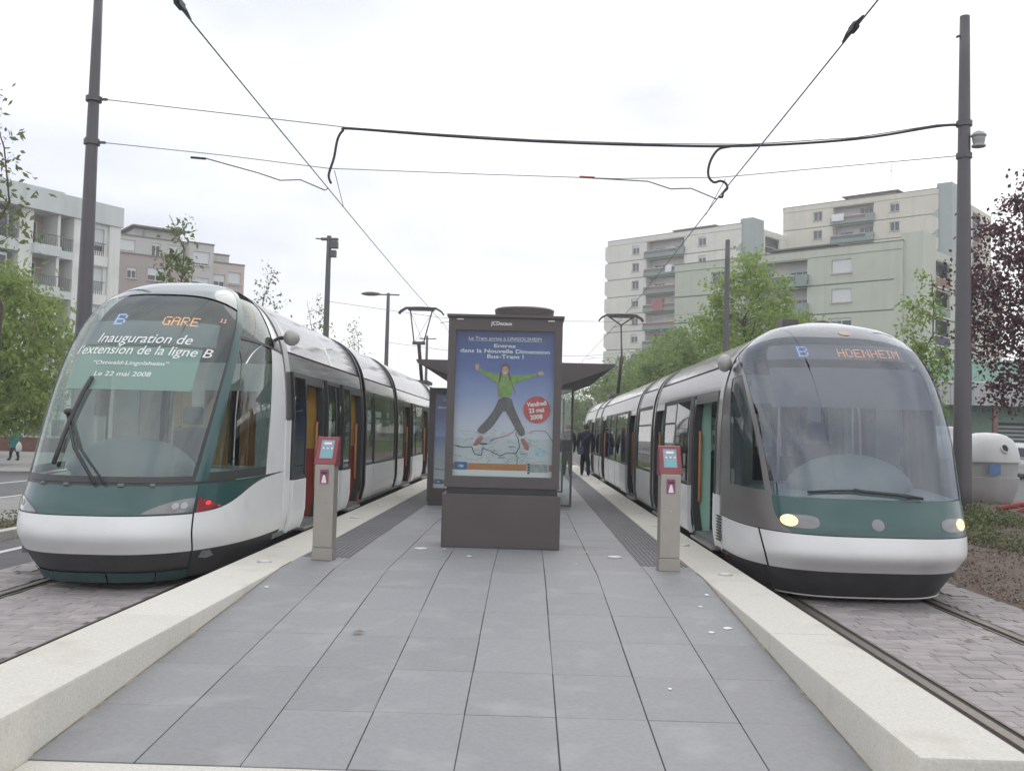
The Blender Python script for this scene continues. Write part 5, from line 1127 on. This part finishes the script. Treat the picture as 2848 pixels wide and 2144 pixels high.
# ---------------------------------------------------------------- bottle banks and car
def igloo(label, loc, rz, s=1.0, flap=False):
    g = thing('bottle_bank', label, 'recycling bin', loc, rz, 'bottle banks by the street', world=False)
    def ring(z, rx_, ry_, n=36, e=2.6): return [(rx_*s*math.copysign(abs(math.cos(t))**(2/e), math.cos(t)), ry_*s*math.copysign(abs(math.sin(t))**(2/e), math.sin(t)), z*s) for t in [2*math.pi*k/n for k in range(n)]]
    obj('lower_shell', MB().grid([ring(.02, .40, .38), ring(.06, .50, .46), ring(.25, .62, .56), ring(.5, .70, .63), ring(.78, .735, .66), ring(.80, .735, .66), ring(.80, .70, .62)], True), 'bin_grey', g, smooth=True)
    obj('belt', MB().grid([ring(.80, .69, .61), ring(1.16, .71, .63)], True), 'bin_grey', g, smooth=True)
    obj('dome', MB().grid([ring(1.16, .66, .58), ring(1.15, .75, .67), ring(1.19, .755, .67), ring(1.35, .74, .655), ring(1.55, .69, .61), ring(1.72, .59, .52), ring(1.83, .45, .40), ring(1.89, .25, .22), ring(1.905, .02, .02)], True), 'bin_white', g, smooth=True)
    for a in (-58, 40, 150):
        r_ = .70*s; c = Vector((.735*s*math.cos(R(a-35)), .64*s*math.sin(R(a-35)), 1.52*s)); nrm = Vector((math.cos(R(a-35)), math.sin(R(a-35)), .45)).normalized(); u = nrm.cross(Vector((0, 0, 1))).normalized(); v = u.cross(nrm)
        def disc(rad, o): return [c-nrm*.10*s+nrm*o*s+(u*math.cos(t)+v*math.sin(t))*rad*s for t in [2*math.pi*k/20 for k in range(20)]]
        q = obj('hole_rim', MB().grid([disc(.13, .0), disc(.13, .10), disc(.095, .115), disc(.09, .06)], True), 'bin_white', g, smooth=True); sub(q, 'hole', MB().poly(disc(.092, .085)), 'rubber')
    obj('notice', MB().box(-.55*s, -.20*s, -.665*s, -.645*s, .86*s, 1.12*s), 'bin_blue', g)
    if flap: obj('lid_flap', MB().prism([(-.5*s, 1.75*s), (.5*s, 1.75*s), (.42*s, 2.05*s), (-.42*s, 2.02*s)], 'y', -.35*s, .35*s), 'bin_white', g, bevel=.04)
    return g
igloo('white bottle bank with a round hole, right of the right mast', (12.35, 27.8, -.02), R(20), 1.06)
igloo('white bottle bank with lid flap, half hidden between tram and mast', (12.45, 30.9, -.02), R(65), 1.08, True)
car = thing('parked_car', 'white van-like car cut off at the right edge behind the bottle banks', 'car', (26.9, 53.0, -.02), R(20), world=False)
obj('body', MB().prism([(-2.1, .28), (2.1, .28), (2.15, .75), (1.85, .95), (1.2, 1.05), (-2.0, 1.05), (-2.15, .8)], 'y', -.85, .85), 'car_white', car, bevel=.06); obj('cabin', MB().prism([(-2.05, 1.04), (1.25, 1.04), (.55, 1.75), (-1.85, 1.80), (-2.05, 1.6)], 'y', -.78, .78), 'car_white', car, bevel=.06)
for sy in (-1, 1):
    for x0, x1 in ((-1.8, -.8), (-.7, .2), (.3, .75)): obj('window', MB().box(x0, x1, sy*.785-.006, sy*.785+.006, 1.12, 1.60), 'pane_dark', car)
    obj('side_moulding', MB().box(-2.0, 2.0, sy*.856-.012, sy*.856+.012, .60, .68), 'tyre', car)
    for x in (-1.35, 1.35):
        wl = obj('wheel', MB().lathe([(.2, -.1), (.31, -.1), (.31, .1), (.2, .1)], (0, 0, 0), 20).xf(lambda a, b, c: (x+a, sy*.80+c, .30+b)), 'tyre', car); sub(wl, 'rim', MB().lathe([(.19, -.11), (.19, .11)], (0, 0, 0), 16).xf(lambda a, b, c: (x+a, sy*.80+c, .30+b)), 'steel')
obj('windscreen', MB().quad((1.24, -.7, 1.08), (1.24, .7, 1.08), (.62, .68, 1.70), (.62, -.68, 1.70)).xf(lambda x, y, z: (x+.05, y, z+.03)), 'pane_dark', car); obj('rear_window', MB().box(-2.075, -2.06, -.6, .6, 1.15, 1.6), 'pane_dark', car)
for sy in (-.7, .7): obj('tail_light', MB().box(-2.17, -2.12, sy-.08, sy+.08, .78, 1.1), 'tail_lens', car)
rp = thing('red_barrier_strip', 'red plastic strip lying curved behind the shrubs at the right edge', 'barrier', (11.4, 23.5, 0))
for k, (z, l) in enumerate(((.36, 0), (.22, .35))): obj('strip', MB().tube([(10.55+l, 23.2, z-.12), (11.2, 23.3, z), (12.2, 23.5, z+.03), (13.4, 23.3, z-.04), (14.5, 23.0, z-.12)], .06, 8), 'red_plastic', rp, smooth=True)
obj('stake', MB().box(11.6, 11.7, 23.35, 23.45, -.02, .42), 'red_plastic', rp); obj('stake', MB().box(13.1, 13.2, 23.3, 23.4, -.02, .40), 'red_plastic', rp)
# ---------------------------------------------------------------- trees and planting
def leaf_cloud(pts, size, rg, droop=0.0, aspect=.6):
    n = len(pts); c = np.array(pts); a = rg.normal(size=(n, 3)); a[:, 2] -= droop; a /= np.linalg.norm(a, axis=1)[:, None]
    b = rg.normal(size=(n, 3)); b -= (b*a).sum(1)[:, None]*a; b /= np.linalg.norm(b, axis=1)[:, None]
    s = size*rg.uniform(.6, 1.25, n)[:, None]; L = a*s; Wd = b*s*aspect*.5
    v = np.empty((n, 4, 3)); v[:, 0] = c; v[:, 1] = c+L*.45+Wd; v[:, 2] = c+L; v[:, 3] = c+L*.45-Wd
    return v.reshape(-1, 3)
def leaf_mesh(name, V, m):
    n = len(V)//4; me = bpy.data.meshes.new(name); me.vertices.add(n*4); me.vertices.foreach_set('co', V.astype(np.float32).ravel()); me.loops.add(n*4); me.loops.foreach_set('vertex_index', np.arange(n*4, dtype=np.int32))
    me.polygons.add(n); me.polygons.foreach_set('loop_start', np.arange(0, n*4, 4, dtype=np.int32)); me.polygons.foreach_set('loop_total', np.full(n, 4, dtype=np.int32)); me.materials.append(M[m]); me.update(calc_edges=True); me.validate(); return me
def tree_meshes(seed, h, z0, rad, rz_, nclump, per, spread, size, lm, tr, bark, droop=.2, limbs=12, top=.9, aspect=.6, taper=1.0, cyl=False, shell=.5):
    rg = np.random.default_rng(seed); rr = random.Random(seed); T = MB(); zc = z0+rz_
    path = [Vector((rr.uniform(-.06, .06)*k, rr.uniform(-.06, .06)*k, h*top*k/8)) for k in range(9)]; T.tube(path, [tr*(1-.85*k/8) for k in range(9)], 10)
    cl = []
    for i in range(nclump):
        while True:
            d = rg.normal(size=3); d /= np.linalg.norm(d); r = (shell+(1-shell)*rg.random())**.6 if rg.random() < .75 else rg.random()**.5
            p = np.array([d[0]*rad*r, d[1]*rad*r, zc+d[2]*rz_*r]); 
            f = 1-(1-taper)*max(0, (p[2]-z0)/(2*rz_)); p[0] *= f; p[1] *= f
            if p[2] > z0-.2: break
        cl.append(p)
    cl = np.array(cl); br = MB()
    for i in range(min(limbs*4, nclump)):
        p = Vector(cl[i]); zb = max(h*.12, min(h*top*.92, p.z-rr.uniform(.25, .6)*math.hypot(p.x, p.y)-.2)); k = min(7, int(zb/(h*top)*8)); f = zb/(h*top)*8-k; a = path[k].lerp(path[k+1], f)
        mid = a.lerp(p, .5)+Vector((rr.uniform(-.1, .1), rr.uniform(-.1, .1), rr.uniform(-.05, .15)))*(p-a).length*.6
        r0 = tr*(.38 if i < limbs else .2)*(1-.6*zb/h); br.tube([a, a.lerp(mid, .5)+Vector((0, 0, .03)), mid, p], [r0, r0*.75, r0*.5, r0*.16], 5, False)
    pts = np.repeat(cl, per, axis=0)+rg.normal(size=(nclump*per, 3))*np.array([spread, spread, spread*.75])*rg.uniform(.5, 1.3, (nclump, 1)).repeat(per, axis=0)
    V = leaf_cloud(pts, size, rg, droop, aspect)
    return mesh('trunk', T, bark, smooth=True, fix=False), mesh('limbs', br, bark, smooth=True, fix=False), leaf_mesh('crown', V, lm)
def place(name, label, loc, ms, rz, group, s=1.0, cat='tree'):
    t = thing(name, label, cat, loc, rz, group, world=False); t.scale = (s, s, s)
    tr = link('trunk', ms[0], t); li = link('limbs', ms[1]); li.parent = tr; link('crown', ms[2], t); return t
mapA = tree_meshes(11, 10.2, 3.3, 2.75, 3.55, 150, 52, .30, .175, 'leaf_maple', .16, 'bark', .3, 16, .92, .85, .62)
mapB = tree_meshes(12, 9.0, 2.2, 3.0, 3.4, 150, 54, .36, .205, 'leaf_green', .17, 'bark', .3, 16, .9, .85, .75)
G1 = 'maples behind the right tram'
for (x, y, ms, rz, s, l) in ((10.0, 46.5, mapA, 20, 1.0, 'tall bright green maple above the right tram roof'), (9.6, 56, mapB, 70, .92, 'dark green maple, second along the right tram'), (9.2, 65, mapB, 200, .95, 'green maple, third along the right tram'), (9.4, 74, mapA, 140, .86, 'green maple, fourth along the right tram near the mast'),
                         (9.6, 86, mapB, 310, 1.0, 'green maple, fifth in the row, behind the right pantograph'), (9.3, 100, mapB, 30, 1.05, 'far green maple, sixth in the row'), (9.0, 118, mapB, 100, 1.05, 'farthest green maple above the shelter roof'), (13.5, 52, mapB, 250, .9, 'green maple set back behind the tall bright one'), (14.5, 66, mapB, 15, 1.0, 'green maple set back in the second row'), (5.6, 135, mapB, 60, .9, 'small far green tree at the end of the platform')):
    place('maple_tree', l, (x, y, 0), ms, R(rz), G1, s)
sap = tree_meshes(21, 5.9, 1.7, 1.0, 2.1, 60, 34, .16, .125, 'leaf_maple', .045, 'bark', .1, 14, .97, .55, .35, shell=.3)
place('young_maple_tree', 'slim young maple in front of the pale green block', (9.55, 25.2, 0), sap, R(40), None)
pur = tree_meshes(31, 8.0, 2.0, 2.75, 2.95, 330, 62, .25, .115, 'leaf_purple', .14, 'bark_dark', .4, 26, .9, .6, .8, shell=.35)
place('purple_leaf_tree', 'purple-leaved tree at the right edge', (11.9, 22.5, 0), pur, R(200), None)
den = tree_meshes(41, 7.6, .9, 3.3, 3.3, 300, 52, .34, .27, 'leaf_dense', .2, 'bark', .9, 20, .8, .38, .72)
place('leafy_tree', 'dense light green tree at the left edge', (-19.6, 37.0, 0), den, 0, None)
place('leafy_tree', 'dense green tree behind the one at the left edge', (-25.5, 46.0, 0), den, R(120), None, .85)
yng = tree_meshes(51, 7.2, 2.7, 1.0, 2.3, 52, 20, .16, .17, 'leaf_sap', .05, 'bark', .3, 16, .98, .42, .25, shell=.25)
yng2 = tree_meshes(52, 7.2, 2.9, .95, 2.2, 34, 13, .16, .15, 'leaf_sap', .045, 'bark', .3, 16, .98, .42, .3, shell=.25)
G2 = 'saplings along the left tram'
for y, l, ms, rz in ((17.2, 'sapling at the left edge with only branches in view', yng2, 60), (26.0, 'sapling with thin leafy top behind the left tram front', yng, 100), (35.0, 'bare-topped sapling behind the left tram roof, nearer the left mast', yng2, 220), (43.6, 'sapling top just left of the mast with camera gear', yng2, 330), (52.4, 'sapling top right of the mast with camera gear', yng2, 60)):
    place('sapling', l, (-9.25 if y < 20 else -9.1, y, .06), ms, R(rz), G2)
# planted bed right of the right track
rg = np.random.default_rng(77)
def bump(x, y): return .10+.10*np.sin(x*1.3+.4)*np.sin(y*.9)+.05*np.sin(x*3.1)*np.sin(y*2.7+1)
xs = np.linspace(5.09, 14.0, 26); ysb = np.linspace(8.0, 60, 80); rows = [[(x, y, -.01 if x == xs[0] else max(.0, float(bump(x, y))*min(1, (x-5.09)/.8))) for x in xs] for y in ysb]
struct('planting_bed', MB().grid(rows), 'soil', smooth=True)
n = 30000; px = 5.12+rg.random(n)**1.3*7.0; py = 9.0+rg.random(n)*14; pzv = np.maximum(0, bump(px, py))*np.minimum(1, (px-5.09)/.8)+.006
V = leaf_cloud(np.stack([px, py, pzv], 1), .042, rg, 0, .45); V[:, 2] = np.maximum(V[:, 2], .003)
tag(link('bark_mulch', leaf_mesh('bark_mulch', V, 'chips')), 'brown bark mulch covering the bed right of the track', 'mulch', None, 'stuff')
cx = []; cy = []
for k in range(95):
    x, y = 5.9+rg.random()*7.5, 13.5+rg.random()*9.5
    if x < 6.6+(.10*(18-y) if y < 18 else 0): continue
    cx.append(x); cy.append(y)
pts = []
for x, y in zip(cx, cy):
    m_ = 260; r = .38+.25*rg.random(); hh = .28+.22*rg.random(); d = rg.normal(size=(m_, 3)); d /= np.linalg.norm(d, axis=1)[:, None]; q = rg.random(m_)[:, None]**.4; p = d*q*np.array([r, r, hh]); p[:, 2] = np.abs(p[:, 2])
    pts.append(p+np.array([x, y, max(0, float(bump(x, y)))-.02]))
tag(link('low_shrubs', leaf_mesh('low_shrubs', leaf_cloud(np.concatenate(pts), .075, rg, -.3, .5), 'leaf_shrub')), 'low green shrubs covering the bed at the foot of the right mast', 'shrubs', None, 'stuff')
# ground cover in the left planting strip
n = 6000; p = np.stack([-8.15+rg.random(n)*.7, 9+rg.random(n)*26, .085+rg.random(n)**2*.16], 1)
tag(link('ground_cover', leaf_mesh('ground_cover', leaf_cloud(p, .06, rg, -.4, .5), 'leaf_shrub')), 'low ground cover in the strip beside the left road', 'ground cover', None, 'stuff')
# grass at the end of the platform
n = 9000; p = np.stack([-2.8+rg.random(n)*4.9, PEND+.8+rg.random(n)**1.5*40, np.full(n, -.01)], 1)
tag(link('grass', leaf_mesh('grass', leaf_cloud(p, .12, rg, -1.6, .18), 'leaf_dense')), 'short green grass beyond the end of the platform', 'grass', None, 'stuff')
# a far hedge line closes the view under the trees
def wood(label, x0, x1, y, h, seed, nm):
    rg2 = np.random.default_rng(seed); n = 9000; X = x0+(x1-x0)*rg2.random(n); p = np.stack([X, y+rg2.normal(size=n)*2, rg2.random(n)**.8*h*(.75+.25*np.sin(X*.35+seed))], 1)
    tag(link(nm, leaf_mesh(nm, leaf_cloud(p, .7, rg2, .2, .8), 'leaf_green')), label, 'trees', None, 'stuff')
wood('far belt of green trees closing the view between the trams', -12, 22, 170, 7, 5, 'tree_belt')
# thin summer haze that pales the far blocks
hz = bpy.data.materials.new('haze'); hz.use_nodes = True; hz.node_tree.nodes.clear(); ho = hz.node_tree.nodes.new('ShaderNodeOutputMaterial'); hv = hz.node_tree.nodes.new('ShaderNodeVolumePrincipled')
hv.inputs['Color'].default_value = (.95, .96, 1, 1); hv.inputs['Density'].default_value = .0014; hv.inputs['Anisotropy'].default_value = .2; hz.node_tree.links.new(hv.outputs['Volume'], ho.inputs['Volume']); M['haze'] = hz; hz.cycles.homogeneous_volume = True
tag(obj('haze', MB().box(-140, 140, -40, 230, -1.1, 46), 'haze'), 'thin pale haze in the air over the whole place', 'haze', None, 'stuff')
for o in THINGS:
    if '_w' in o: del o['_w']
